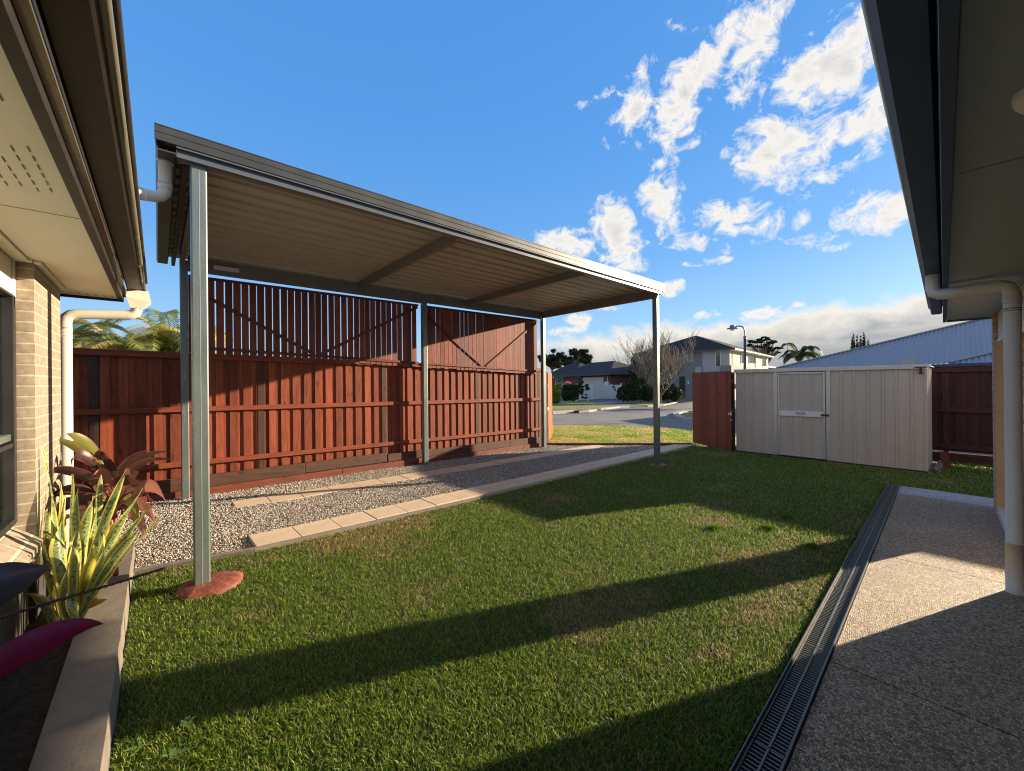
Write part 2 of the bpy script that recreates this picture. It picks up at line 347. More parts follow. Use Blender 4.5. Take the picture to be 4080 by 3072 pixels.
M['gum'] = LEAF('gum_leaves', [(.020, .035, .016), (.035, .055, .024), (.055, .075, .035)], .6, .2, .2)
M['shrub'] = LEAF('dark_shrub_leaves', [(.015, .035, .012), (.028, .055, .018), (.05, .08, .028)], .5, .2, .6)
M['lime'] = LEAF('lime_shrub_leaves', [(.10, .17, .018), (.17, .24, .025), (.24, .30, .05)], .5, .4, 1)
M['hedge'] = LEAF('hedge_leaves', [(.03, .08, .014), (.06, .14, .02), (.14, .24, .035), (.32, .36, .07)], .35, .45, 3)
M['palm'] = LEAF('palm_leaflets', [(.08, .13, .03), (.16, .21, .05), (.28, .30, .08), (.42, .38, .14)], .4, .5, 2)
M['palm_y'] = LEAF('yellow_palm_leaflets', [(.50, .40, .10), (.60, .50, .18)], .5, .4, 2)
M['palm_d'] = LEAF('dark_palm_leaflets', [(.035, .065, .02), (.06, .09, .03), (.10, .12, .035)], .45, .3, 2)
M['cypress'] = LEAF('cypress_foliage', [(.018, .03, .014), (.04, .05, .025)], .7, .1, 1)
M['pinkfl'] = LEAF('pink_blossom', [(.5, .22, .26), (.6, .35, .36)], .6, .3, 3)
def UVLEAF(name, edge, mid, band, e0=.72, e1=.82, bands=38, trans=.3, rough=.38, vein=False):
    m, t, b, out = nt(name); uv = N(t, 'UVMap'); sp = N(t, 'SeparateXYZ'); t.links.new(uv.outputs[0], sp.inputs[0])
    a = mathn(t, 'ABSOLUTE', mathn(t, 'MULTIPLY_ADD', sp.outputs[0], 2)); a.node.inputs[0]
    mm = a.node.inputs[0].links[0].from_node; mm.inputs[2].default_value = -1
    mp = N(t, 'Mapping'); mp.inputs['Scale'].default_value = (3.2 if not vein else 26, bands if not vein else 1.2, 1); t.links.new(uv.outputs[0], mp.inputs[0])
    n = noise(t, mp.outputs[0], 1, 4, .6, .7 if not vein else 0)
    cm = ramp(t, n, [(.40, mid), (.52, band), (.62, mid)] if not vein else [(.3, mid), (.7, band)])
    ed = mathn(t, 'ADD', a, mathn(t, 'MULTIPLY', n, .12))
    c = mixc(t, ramp(t, ed, [(e0+.05, (0,0,0)), (e1+.05, (1,1,1))]), cm, edge)
    g = noise(t, coords(t), 5, 3); c = mixc(t, .4, c, ramp(t, g, [(.3, (.3,)*3), (.7, (.7,)*3)]), 'OVERLAY')
    t.links.new(c, b.inputs['Base Color']); b.inputs['Roughness'].default_value = rough; b.inputs['Specular IOR Level'].default_value = .35
    tr = N(t, 'BsdfTranslucent'); t.links.new(c, tr.inputs[0]); mx = N(t, 'MixShader'); mx.inputs[0].default_value = trans
    t.links.new(b.outputs[0], mx.inputs[1]); t.links.new(tr.outputs[0], mx.inputs[2]); t.links.new(mx.outputs[0], out.inputs[0]); return m
M['snake'] = UVLEAF('snake_plant_leaf', (.60, .50, .11), (.055, .09, .032), (.32, .38, .16), .66, .73)
M['snake_y'] = UVLEAF('yellow_snake_plant_leaf', (.55, .44, .05), (.22, .24, .05), (.36, .33, .07), .5, .65)
M['cord_g'] = UVLEAF('olive_cordyline_leaf', (.30, .12, .08), (.15, .17, .035), (.27, .25, .06), .8, .95, vein=True, trans=.4)
M['cord_d'] = UVLEAF('maroon_cordyline_leaf', (.20, .03, .04), (.030, .030, .018), (.10, .030, .032), .8, .95, vein=True, trans=.25)
M['cord_p'] = UVLEAF('pink_cordyline_leaf', (.42, .08, .08), (.30, .20, .13), (.36, .10, .09), .7, .95, vein=True, trans=.35)
M['cord_m'] = UVLEAF('magenta_cordyline_leaf', (.22, .012, .055), (.20, .010, .062), (.28, .02, .09), .8, .95, vein=True, trans=.3)
M['cord_n'] = UVLEAF('blue_black_cordyline_leaf', (.10, .03, .02), (.015, .018, .045), (.03, .03, .07), .85, .95, vein=True, trans=.1, rough=.3)
M['stalk'] = MAT('dry_dark_stalk', (.05, .018, .018), .8, 0, .3, 30)
M['cane'] = MAT('red_cane', (.24, .035, .045), .5, 0, .3, 12)
# ================================================================ GROUND
def sheet(name, poly, dz, m, sub=None):
    b = MB(); k = len(poly); n = b.pts([(x, y, S*x+dz) for x, y in poly]); b.face(range(k))
    o = b.build(name, M[m]); return tag(o, kind='structure')
sheet('ground', [(-60,-90), (220,-90), (220,220), (-60,220)], -.055, 'base')
def pg(px, py): p = gnd(px, py); return (p.x, p.y)
DR = lambda x, off=0: .645+.0256*(x-1.73)+off            # left edge of the drain as a line
LAWN = [(-.165,-1.5), (-.165,4.70), (.66,4.53), (10.75,4.74), (10.62,3.7), (12.7,3.7), (12.7,-3.), (8.9,-3.), (8.9,.9), (8.86,DR(8.86)), (-1.5,DR(-1.5)), (-1.5,-1.5)]
sheet('lawn_ground', LAWN, -.012, 'lawn')
VERGE = [(7.8,7.9), (10.8,4.86), (12.9,3.0), (16.2,3.2), pg(2764,1714), pg(2640,1703), pg(2520,1697), pg(2330,1692), pg(2200,1694), (11.6,12.6), (9.5,10.5)]
sheet('verge_ground', VERGE, -.030, 'verge')
sheet('road', [(9.,16.), (11.6,12.62), pg(2200,1695), pg(2330,1693), pg(2520,1698), pg(2640,1704), pg(2764,1715), (16.3,3.1), (24.,-8.), (60,-20), (90,10), (50,28), pg(2764,1600), pg(2660,1618), pg(2500,1622), pg(2345,1634), pg(2200,1643), pg(2100,1652), (12.,24.)], -.040, 'asphalt')
sheet('road_patch', [pg(2195,1688), pg(2330,1686), pg(2560,1679), pg(2600,1680), pg(2600,1681.5), pg(2400,1688), pg(2195,1691)], -.036, 'drive')
sheet('driveway', [pg(2700,1600), pg(2764,1604), pg(2900,1604), (44,17.5), pg(2764,1585), pg(2725,1588)], -.032, 'asphalt')
sheet('driveway', [pg(2335,1597), pg(2405,1588), pg(2470,1596), pg(2520,1611), pg(2560,1620), pg(2495,1621), pg(2440,1618), pg(2385,1607)], -.031, 'drive')
sheet('far_verge', [pg(2160,1636), pg(2160,1598), pg(2335,1597), pg(2390,1609), pg(2450,1618), pg(2400,1624), pg(2340,1630)], -.030, 'turf2')
sheet('far_verge', [pg(2470,1600), pg(2680,1600), pg(2700,1604), pg(2660,1613), pg(2560,1613), pg(2480,1605)], -.030, 'turf2')
sheet('gravel_bed', [(-.165,4.70), (.66,4.56), (10.76,4.84), (7.95,7.42), (-2.4,7.36), (-2.4,5.2), (-.165,5.2)], -.006, 'gravelbase')
# kerbs
def ribbon(name, pts, w, h, m, label, cat, dz=-.04):
    b = MB(); P = [gnd(*p) for p in pts]
    for i in range(len(P)-1):
        p, q = P[i].copy(), P[i+1].copy(); e = (q-p)*.002
        p.z = S*p.x+dz+h/2; q.z = S*q.x+dz+h/2; b.bar(p, q-e, w, h)
    o = b.build(name, M[m]); return tag(o, label, cat)
ribbon('kerb', [(2195,1647), (2293,1641)], .35, .16, 'kerb', 'short pale stretch of raised kerb left of the storm drain opening across the road', 'kerb')
ribbon('kerb', [(2335,1639), (2400,1630), (2460,1623), (2500,1621)], .40, .12, 'kerb', 'long pale kerb curving along the far verge towards the dark driveway', 'kerb')
ribbon('kerb', [(2764,1672), (2725,1668), (2697,1658), (2692,1650), (2710,1643), (2740,1640), (2764,1641)], .3, .11, 'kerb', 'rounded kerb of the traffic island beside the open right gate', 'kerb')
ribbon('kerb', [(2575,1619), (2640,1615), (2670,1609), (2700,1602)], .25, .1, 'kerb', 'thin kerb in front of the shrubs by the grey letterbox', 'kerb')
sheet('island_turf', [pg(2764,1668), pg(2720,1660), pg(2712,1652), pg(2730,1645), pg(2764,1644)], .03, 'turf2')
b = MB(); b.bar(gnd(2297,1644)+Vector((0,0,.05)), gnd(2338,1640)+Vector((0,0,.05)), .34, .14)
tag(b.build('storm_drain', M['dark']), 'dark storm drain opening between two lengths of kerb across the road', 'storm drain')
b = MB(); P = [gnd(2330,1692), gnd(2420,1694.5), gnd(2520,1698)]
for i in range(2): b.bar(P[i]+Vector((0,0,-.02)), P[i+1]+Vector((0,0,-.02)), .18, .05)
tag(b.build('brick_edging', M['stonekerb']), 'strip of red brick edging where the near verge meets the road', 'edging')
# border timbers
b = MB(); b.bar((7.85,7.46,-.085), (10.74,4.86,-.12), .05, .09); tag(b.build('border_timber', M['sleeper_red'], bevel=.004), 'thin red timber edge between gravel and verge in the gateway', 'timber edging')
b = MB(); b.bar((-.16,4.72,-.0), (.68,4.55,.0), .06, .06); b.bar((.68,4.552,.002), (3.4,4.565,-.042), .045, .05)
tag(b.build('edging_strip', M['concrete'], bevel=.004), 'narrow weathered edging between lawn and gravel beside the front post', 'edging')
# ---------------------------------------------------------------- drain and path
slope = .0256
M['grate'] = MAT('grate_plastic', (.10, .105, .10), .45, 0, .1, 20)
drain = thing('drain_channel', 'long black slotted drain grate between lawn and aggregate path', 'drain', (-1, DR(-1)-.07, gz(-1)))
dx0, dx1 = -1., 8.85; wd = .150
def dp(x, off, dz): return Vector((x, DR(x)-off, S*x+dz))
b = MB(); b.bar(dp(dx0, wd/2, -.07), dp(dx1, wd/2, -.07), wd-.01, .02); b.build('channel', M['dark'], drain)
for off in (.004, wd-.004):
    b = MB(); b.bar(dp(dx0, off, .002), dp(dx1, off, .002), .005, .06); b.build('channel_edge', M['grate'], drain)
x = dx0; gi = 0
while x < dx1-.1:
    x2 = min(x+1.0, dx1-.01); b = MB()
    for off, w in ((.013, .007), (wd/2, .008), (wd-.013, .007)): b.bar(dp(x+.004, off, .004), dp(x2-.004, off, .004), w, .016)
    nb = int((x2-x)/.024)
    for k in range(nb+1):
        xx = x+.006+(x2-x-.012)*k/nb
        b.bar(dp(xx, .02, .003), dp(xx, wd/2-.004, .003), .0072, .005); b.bar(dp(xx, wd/2+.004, .003), dp(xx, wd-.02, .003), .0072, .005)
    b.build('grate', M['grate'], drain); x = x2
PX = lambda x: DR(x)-wd-.004
path = MB()
for i, (a, c) in enumerate(((-1.4, 2.893), (2.905, 5.083), (5.095, 8.22))):
    path.prism([(a, -1.6), (c, -1.6), (c, PX(c)), (a, PX(a))], lambda x: S*x-.05, lambda x: S*x+.012)
tag(path.build('path', M['agg']), kind='structure')
b = MB(); b.prism([(8.223,-1.2), (8.86,-1.2), (8.86,PX(8.86)), (8.223,PX(8.22))], lambda x: S*x-.05, lambda x: S*x+.010)
tag(b.build('path_end', M['agg_w']), kind='structure')
b = MB(); b.prism([(-1.4,-1.6), (8.2,-1.6), (8.2,.6), (-1.4,.4)], lambda x: S*x-.06, lambda x: S*x-.004); tag(b.build('path_joint', M['dark']), kind='structure')
# ---------------------------------------------------------------- pavers
ORD = 'first second third fourth fifth sixth seventh eighth ninth tenth eleventh twelfth thirteenth fourteenth fifteenth sixteenth seventeenth eighteenth nineteenth twentieth twenty-first twenty-second twenty-third twenty-fourth twenty-fifth twenty-sixth'.split()
def paver(x, y, ang, w, label, group, top=.035):
    c, s_ = math.cos(ang), math.sin(ang); b = MB(); hw = .1985; q = w/2; j = [random.uniform(-.003, .003) for _ in range(4)]
    P = [(-hw, -q+j[0]), (hw, -q+j[1]), (hw, q+j[2]), (-hw, q+j[3])]
    dz = random.uniform(-.004, .004)
    b.prism([(x+u*c-v*s_, y+u*s_+v*c) for u, v in P], lambda X: S*X-.03, lambda X: S*X+top+dz+.004*j[0]/.003*(X-x))
    o = b.build('paver', M['paver'], bevel=.005, loc=(x, y, gz(x))); return tag(o, label, 'paver', group)
for i in range(25):
    x = .905+.405*i; y = 4.575+.0205*(x-.7)+.2
    l = 'sandstone coloured paver beside the lawn, %s from the near end of its row' % ORD[i]
    if i == 24: l = 'sandstone coloured paver beside the lawn, the last one by the right gate'
    paver(x, y, .0205, .40, l, 'pavers along the lawn edge')
for i in range(20):
    x = .95+.405*i; y = 6.27-.008*(x-.75)+.19
    l = 'sandstone coloured paver in the gravel, %s from the near end of its row' % ORD[i]
    if i == 19: l = 'sandstone coloured paver in the gravel, the last one towards the road'
    paver(x, y, -.008, .38, l, 'pavers through the gravel near the fence', .02)
# ---------------------------------------------------------------- gravel stones
def ico():
    t = (1+5**.5)/2
    v = np.array([(-1,t,0),(1,t,0),(-1,-t,0),(1,-t,0),(0,-1,t),(0,1,t),(0,-1,-t),(0,1,-t),(t,0,-1),(t,0,1),(-t,0,-1),(-t,0,1)], float)
    v /= np.linalg.norm(v[0])
    f = np.array([(0,11,5),(0,5,1),(0,1,7),(0,7,10),(0,10,11),(1,5,9),(5,11,4),(11,10,2),(10,7,6),(7,1,8),(3,9,4),(3,4,2),(3,2,6),(3,6,8),(3,8,9),(4,9,5),(2,4,11),(6,2,10),(8,6,7),(9,8,1)])
    return v, f
def rotm(n):
    q = RNG.normal(size=(n, 4)); q /= np.linalg.norm(q, axis=1)[:, None]; w, x, y, z = q.T
    return np.stack([1-2*(y*y+z*z), 2*(x*y-z*w), 2*(x*z+y*w), 2*(x*y+z*w), 1-2*(x*x+z*z), 2*(y*z-x*w), 2*(x*z-y*w), 2*(y*z+x*w), 1-2*(x*x+y*y)], 1).reshape(n, 3, 3)
def inpoly(P, poly):
    x, y = P[:, 0], P[:, 1]; ins = np.zeros(len(P), bool); k = len(poly); j = k-1
    for i in range(k):
        xi, yi = poly[i]; xj, yj = poly[j]
        c = ((yi > y) != (yj > y)) & (x < (xj-xi)*(y-yi)/((yj-yi) if yj != yi else 1e-9)+xi); ins ^= c; j = i
    return ins
cw, sw = math.cos(YAW), math.sin(YAW)
def inview(P, margin=1.5):
    D = P[:, 0]*cw+P[:, 1]*sw; L = P[:, 0]*sw-P[:, 1]*cw
    return (D > .1) & (np.abs(L) < D*margin+.8)
def scatter(poly, dens, r0, pw, cap=1e9):
    xs = [p[0] for p in poly]; ys = [p[1] for p in poly]; A = (max(xs)-min(xs))*(max(ys)-min(ys))
    n = int(A*dens); P = np.column_stack([RNG.uniform(min(xs), max(xs), n), RNG.uniform(min(ys), max(ys), n)])
    P = P[inpoly(P, poly) & inview(P)]; r = np.hypot(P[:, 0], P[:, 1])
    keep = RNG.uniform(size=len(P)) < np.minimum(1, (r0/np.maximum(r, .1))**pw); P = P[keep]; r = r[keep]; return P, r
def stones(name, poly, dens, excl, label):
    P, r = scatter(poly, dens, 4.8, 1.35)
    for e in excl: k = ~inpoly(P, e); P = P[k]; r = r[k]
    v, f = ico(); n = len(P); sz = RNG.uniform(.0040, .0085, n)*np.maximum(1, r/4.8)**.62
    ax = np.stack([RNG.uniform(.8, 1.45, n), RNG.uniform(.7, 1.1, n), RNG.uniform(.5, .85, n)], 1)*sz[:, None]
    V = v[None]*(1+RNG.normal(0, .10, (n, 12, 1))); V = V*ax[:, None, :]; V = np.einsum('nij,nkj->nki', rotm(n), V)
    wob = .010*np.sin(P[:, 0]*3.1+P[:, 1]*2)*np.cos(P[:, 1]*4.3-P[:, 0])+RNG.uniform(-.004, .011, n)
    V += np.stack([P[:, 0], P[:, 1], S*P[:, 0]+wob+.004], 1)[:, None, :]
    F = (f[None]+12*np.arange(n)[:, None, None]).reshape(-1)
    o = np_mesh(name, V.reshape(-1, 3), F, np.full(n*20, 3), M['stones'], smooth=True); return tag(o, label, 'gravel', kind='stuff')
row1 = [(.69,4.575), (10.8,4.785), (10.8,5.185), (.69,4.975)]; row2 = [(.745,6.27), (8.85,6.205), (8.85,6.585), (.745,6.65)]
GR = [(-.16,4.74), (.66,4.60), (10.76,4.86), (7.95,7.40), (-1.2,7.34), (-1.2,5.3), (-.16,5.3)]
stones('gravel', GR, 8200, [row1, row2], 'pale pebble gravel filling the carport floor around the pavers')
# ---------------------------------------------------------------- grass
def grass(name, poly, dens, r0, pw, h, w, mat, label, excl=(), shift=0., rw=3.2):
    P, r = scatter(poly, dens, r0, pw)
    for e in excl: k = ~inpoly(P, e); P = P[k]; r = r[k]
    n = len(P); sc = np.maximum(1, r/rw)
    hh = RNG.uniform(.55, 1.25, n)*h*np.maximum(1, sc**.25); ww = RNG.uniform(.7, 1.3, n)*w*sc**.85
    clump = .5+.5*np.sin(P[:, 0]*9.1+2*np.sin(P[:, 1]*7.3))*np.sin(P[:, 1]*11.7+1.7*np.sin(P[:, 0]*6.1)); hh *= .85+.28*clump
    a = RNG.uniform(0, 2*np.pi, n); lean = RNG.uniform(.25, 1.15, n); d = np.stack([np.cos(a), np.sin(a)], 1)
    b_ = a+np.pi/2+RNG.normal(0, .5, n); sd = np.stack([np.cos(b_), np.sin(b_)], 1)*ww[:, None]/2
    base = np.stack([P[:, 0], P[:, 1], S*P[:, 0]-.010+shift], 1)
    def pt(t, k):
        o = np.zeros((n, 3)); o[:, :2] = d*(lean*hh*t**1.6)[:, None]+sd*k; o[:, 2] = hh*t*(1-.35*lean*t); return base+o
    V = np.stack([pt(0, -1), pt(0, 1), pt(.55, .8), pt(.55, -.8), pt(1, 0)], 1).reshape(-1, 3)
    k = 5*np.arange(n)[:, None]; F = np.concatenate([k+np.array([0,1,2,3]), k+np.array([3,2,4])], 1).reshape(-1)
    o = np_mesh(name, V, F, np.tile([4, 3], n), M[mat]); return tag(o, label, 'grass', kind='stuff')
fl_foot = [(.31+.222*math.cos(a)*1.0, 4.02+.20*math.sin(a)) for a in [i*math.pi/8 for i in range(16)]]
fr_foot = [(7.58+.17*math.cos(a), 4.10+.15*math.sin(a)) for a in [i*math.pi/8 for i in range(16)]]
LG = [(-.155,.6), (-.155,4.71), (.66,4.545), (10.75,4.755), (10.60,3.7), (10.52,.42), (12.6,.42), (12.6,-1.), (8.92,-1.), (8.88,DR(8.86)+.0), (1.,DR(1.)+.006), (.4,.62)]
grass('grass', LG, 18500, 2.3, 1.42, .029, .0036, 'blades', 'short green lawn with dry brown patches', [fl_foot, fr_foot])
VG = [(8.0,7.75), (10.85,4.9), (11.4,4.6), (14.4,4.9), pg(2764,1715), pg(2640,1704), pg(2520,1699), pg(2330,1694), pg(2200,1695), (10.9,11.5), (9.2,9.3)]
grass('grass', VG, 9000, 5.0, .9, .05, .0042, 'blades_y', 'sunlit yellow green grass on the verge beyond the gateway', [], -.03)
# lusher tufts
M['tuft'] = LEAF('tuft_blades', [(.055,.12,.008), (.10,.19,.015)], .5, .4, 4)
for (px, py), lab in zip(((3140,2062), (3060,2105), (2845,2105), (3235,2178)), ('bright green grass tuft in the far lawn, right of the other tufts', 'bright green grass tuft in the far lawn, middle one', 'bright green grass tuft in the far lawn nearest the pavers', 'bright green grass tuft beside the drain')):
    p = gnd(px, py); b = MB()
    for k in range(170):
        a = random.uniform(0, 6.28); rr = min(.08, abs(random.gauss(0, .045))); c = Vector((p.x+rr*math.cos(a), p.y+rr*math.sin(a), S*p.x-.01)); h = random.uniform(.035, .065); d_ = Vector((random.gauss(0,.4), random.gauss(0,.4), 1))*h; s_ = Vector((math.sin(a*3), math.cos(a*3), 0))*.004
        b.quad(c-s_, c+s_, c+d_*.6+s_*.8, c+d_*.6-s_*.8); b.tri(c+d_*.6-s_*.8, c+d_*.6+s_*.8, c+d_+Vector((d_.x, d_.y, 0))*.4)
    tag(b.build('grass_tuft', M['tuft']), lab, 'grass tuft', 'lush tufts in the lawn')
# clover weeds in the near lawn
M['weed'] = LEAF('weed_leaves', [(.10,.22,.05), (.16,.30,.08)], .5, .35, 4)
for (px, py), lab in zip(((735, 2905), (560, 3000), (690, 3040)), ('pale clover weed in the shaded lawn, upper of the three near the block wall', 'small clover weed in the lawn nearest the block wall', 'small clover weed at the very bottom of the lawn')):
    p = gnd(px, py); b = MB()
    for k in range(9):
        a = random.uniform(0, 6.28); rr = random.uniform(.01, .045); c = Vector((p.x+rr*math.cos(a), p.y+rr*math.sin(a), p.z+.035+random.uniform(-.008, .01)))
        t = Vector((math.cos(a), math.sin(a), .15))*.013; s_ = Vector((-math.sin(a), math.cos(a), 0))*.008
        n = b.pts([c-t, c-t*.2+s_, c+t, c-t*.2-s_]); b.face((n, n+1, n+2, n+3))
    tag(b.build('weed', M['weed']), lab, 'weed', 'weeds in the near lawn')
# ================================================================ BLOCK WALL + BED
b = MB(); ys = [.3, 1.95, 3.6, 5.22]
for i in range(3):
    a, c = ys[i]+.003, ys[i+1]-.003; n = 14; k = 0
    R = [random.uniform(-.006, .006) for _ in range(n+1)]
    for j in range(n):
        y0, y1 = a+(c-a)*j/n, a+(c-a)*(j+1)/n
        q = b.pts([(-.375,y0,-.05), (-.162+R[j],y0,-.05), (-.172+R[j]*.4,y0,.15), (-.375,y0,.15), (-.375,y1,-.05), (-.162+R[j+1],y1,-.05), (-.172+R[j+1]*.4,y1,.15), (-.375,y1,.15)])
        b.face((q+1,q+5,q+6,q+2)); b.face((q+3,q+2,q+6,q+7)); b.face((q,q+3,q+7,q+4))
        if j == 0: b.face((q,q+1,q+2,q+3))
        if j == n-1: b.face((q+4,q+7,q+6,q+5))
tag(b.build('block_wall', M['concrete']), 'low weathered concrete block wall edging the lawn at the left', 'garden wall')
b = MB(); nx, ny = 12, 60; G = []
for j in range(ny+1):
    for i in range(nx+1):
        x = -1.25+.87*i/nx; y = .2+7.1*j/ny; G.append((x, y, .075+.02*math.sin(x*31+y*7)*math.sin(y*19)+random.uniform(-.008, .008)))
n = b.pts(G)
for j in range(ny):
    for i in range(nx): a = n+j*(nx+1)+i; b.face((a, a+1, a+nx+2, a+nx+1))
tag(b.build('garden_bed', M['soil'], smooth=True), kind='structure')
# ================================================================ FENCE (left boundary)
YF = 7.46
fence = thing('paling_fence', 'red stained lapped paling fence running behind the carport', 'fence', (3, YF, 0))
top = lambda x: 2.03-.0145*(x-.6); 
b = MB(); x = -3.0; i = 0
while x < 7.72:
    w = random.uniform(.092, .102); zt = top(x)-.03; zb = S*x+.16
    yy = YF+.020 if i % 2 else YF+.002
    if i % 2 == 0: b.box(x, x+w, YF+.001+random.uniform(0, .003), YF+.017, zb+random.uniform(-.01, .01), zt)
    else: b.box(x-.042, x+w+.014, YF+.022, YF+.036, zb, zt)
    x += .087; i += 1
b.build('palings', M['pal'], fence)
for nm, z0, hgt, mm in (('cap_rail', 2.03, .085, 'rail'), ('rail', 1.255, .072, 'rail'), ('rail', .47, .072, 'rail')):
    for a, c in ((-3., 3.36), (3.365, 7.66)):
        b = MB()
        za = z0+hgt*0-.0145*(a-.6); zc = z0-.0145*(c-.6)
        if nm == 'cap_rail': b.bar((a, YF-.022, za), (c, YF-.022, zc), .042, hgt)
        else: b.bar((a, YF-.020, za), (c, YF-.020, zc), .038, hgt)
        b.build(nm, M[mm], fence, bevel=.003)
b = MB(); b.bar((-3., YF+.028, 2.084), (7.66, YF+.02, 2.084-.0145*10.6), .13, .018); b.build('capping_board', M['rail'], fence, bevel=.002)
for px in (-.62, 1.24, 3.29, 5.53, 7.58):
    b = MB(); b.box(px-.042, px+.042, YF-.0035, YF+.012, S*px, top(px)-.05); b.build('post', M['post_dark'], fence)
# retaining sleepers
ret = thing('sleeper_wall', 'weathered timber sleepers stacked along the foot of the fence', 'retaining wall', (3, 7.4, 0))
for a, c, z0, z1, mm, y in ((-2.6,1.85,.125,.30,'sleeper',7.372), (1.855,3.30,.105,.275,'sleeper',7.372), (3.32,4.3,.09,.235,'sleeper',7.368), (4.305,6.45,.045,.205,'sleeper',7.373), (6.455,7.30,.02,.185,'sleeper',7.369), (7.305,7.72,.0,.165,'sleeper',7.374),
    (-2.6,2.45,-.08,.122,'sleeper_red',7.352), (2.455,4.6,-.1,.085,'sleeper_red',7.350), (4.605,6.9,-.12,.04,'sleeper_red',7.352), (6.905,7.62,-.13,.015,'sleeper_red',7.349)):
    b = MB(); b.bar((a, y+.035, (z0+z1)/2+.003*random.random()), (c, y+.035, (z0+z1)/2-.010*(c-a)*.6), .07, z1-z0); b.build('sleeper', M[mm], ret, bevel=.006)
# privacy screen panels
def screen(x0, x1, label, gap):
    t = thing('slat_screen', label, 'screen', ((x0+x1)/2, 7.4, 2.0), 'slatted screens above the fence')
    y = 7.392; zt = lambda x: 3.20+.005*(x-.6); zb = lambda x: 2.145-.037*(x-.6)
    b = MB(); x = x0; rr = random.Random(int(x0*10)+3)
    while x < x1-.05:
        w = rr.uniform(.090, .097); b.box(x, min(x+w, x1), y, y+.016, zb(x)-.085+rr.uniform(-.012, .012), zt(x)+rr.uniform(-.004, .004)); x += w+gap(x)*rr.uniform(.5, 1.5)
    b.build('slats', M['slat'], t)
    b = MB(); b.bar((x0, y-.011, zt(x0)-.022), (x1, y-.011, zt(x1)-.022), .02, .042); b.build('top_rail', M['slatrail'], t, bevel=.002)
    b = MB(); b.bar((x0, y-.011, zb(x0)-.0), (x1, y-.011, zb(x1)-.0), .02, .045); b.build('bottom_rail', M['slatrail'], t, bevel=.002)
    xm = x0+(x1-x0)*.47
    for p, q in (((x0+.04, zt(x0)-.20+.0), (xm-.05, zb(xm)+.03)), ((x1-.02, zt(x1)-.06), (xm+.06, zb(xm)+.03))):
        b = MB(); b.bar((p[0], y-.012, p[1]), (q[0], y-.012, q[1]), .024, .050, up=(0,1,0) if 0 else (0,0,1)); b.build('brace', M['slatrail'], t, bevel=.002)
screen(.34, 4.0, 'long slatted screen with wide gaps left of the middle steel post', lambda x: .0135)
screen(4.12, 7.46, 'slatted screen with narrow gaps right of the middle steel post', lambda x: .0125 if x < 5.6 else .0055)
# ================================================================ CARPORT
cp = thing('carport', 'long flat roofed steel carport with galvanised posts over the gravel', 'carport', (3.9, 5.6, 0))
def post(x, y, w=.1, z0=None, z1=3.36):
    b = MB(); h = w/2; b.box(x-h, x+h, y-h, y+h, (S*x-.05) if z0 is None else z0, z1); o = b.build('post', M['galv'], cp, bevel=.010); return o
FYC, RYC = 4.04, 7.25
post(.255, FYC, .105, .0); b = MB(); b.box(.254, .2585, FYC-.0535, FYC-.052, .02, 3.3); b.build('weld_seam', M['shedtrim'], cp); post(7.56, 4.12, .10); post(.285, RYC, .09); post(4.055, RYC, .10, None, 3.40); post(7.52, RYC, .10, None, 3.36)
b = MB(); pr = [(0,0), (.045,0), (.045,.018), (.012,.018), (.012,.070), (.045,.070), (.045,.082), (0,.082)]
b.sweep((.12, 3.985, 3.335), (7.62, 4.02, 3.335), pr, (0,-1,0)); b.build('front_beam', M['beam_grey'], cp)
b = MB(); b.box(.14, 7.6, 4.0, 4.05, 3.34, 3.47); b.build('front_purlin', M['galv_beam'], cp)
# front fascia with a rolled profile
b = MB(); pr = [(0,0), (.014,0), (.016,.052), (.012,.056), (.016,.060), (.018,.105), (.022,.108), (.022,.114), (0,.114)]
b.sweep((-.005, 3.945, 3.422), (7.66, 3.985, 3.417), pr, (0,-1,0)); b.build('fascia', M['charcoal'], cp)
b = MB(); b.box(.0, 7.66, 3.95, 7.62, 3.537, 3.545); b.box(7.652, 7.664, 3.99, 7.62, 3.39, 3.536); b.build('roof_trim', M['charcoal'], cp)
# roof sheets: ribs run along x, one joint every 0.76 m
pr = []; y = 0
for k in range(4):
    for j in range(4):
        pr += [(y, .004), (y+.135, .004), (y+.150, .036), (y+.195, .036), (y+.210, .004)]; y += .224
    pr += [(y-.010, .004), (y-.009, .05), (y-.002, .05)]
b = MB(); Y0 = 4.0; k = len(pr); mx = max(p[0] for p in pr); n0 = 0
sc = (7.58-Y0)/mx; xs = np.linspace(.03, 7.64, 2)
n = b.pts([(x, Y0+p[0]*sc, 3.455+p[1]) for x in xs for p in pr])
for j in range(k-1): b.face((n+j, n+j+1, n+k+j+1, n+k+j))
rs = b.build('roof_sheet', M['under'], cp); so = rs.modifiers.new('s', 'SOLIDIFY'); so.thickness = .0025
def cbeam(x, z0=3.315, z1=3.445):
    b = MB(); pr = [(0,0), (.05,0), (.05,.018), (.046,.018), (.046,.004), (.003,.004), (.003,.126), (.046,.126), (.046,.112), (.05,.112), (.05,.13), (0,.13)]
    b.sweep((x, 4.05, z0), (x, 7.24, z0-.005), pr, (1,0,0)); return b.build('cross_beam', M['galv_beam'], cp)
for x in (2.70, 5.12): cbeam(x)
b = MB(); b.box(7.50, 7.55, 4.05, 7.22, 3.27, 3.44); b.build('end_beam', M['galv_beam'], cp)
b = MB(); b.box(.24, .29, 4.09, 7.21, 3.30, 3.44); b.build('end_beam', M['galv_beam'], cp)
b = MB(); b.box(.33, 4.0, 7.21, 7.26, 3.215, 3.42); b.box(4.11, 7.46, 7.21, 7.26, 3.235, 3.42); b.build('rear_beam', M['galv_beam'], cp)
b = MB(); b.box(.62, .93, 7.195, 7.208, 3.285, 3.345); b.build('label_plate', M['white'], cp)
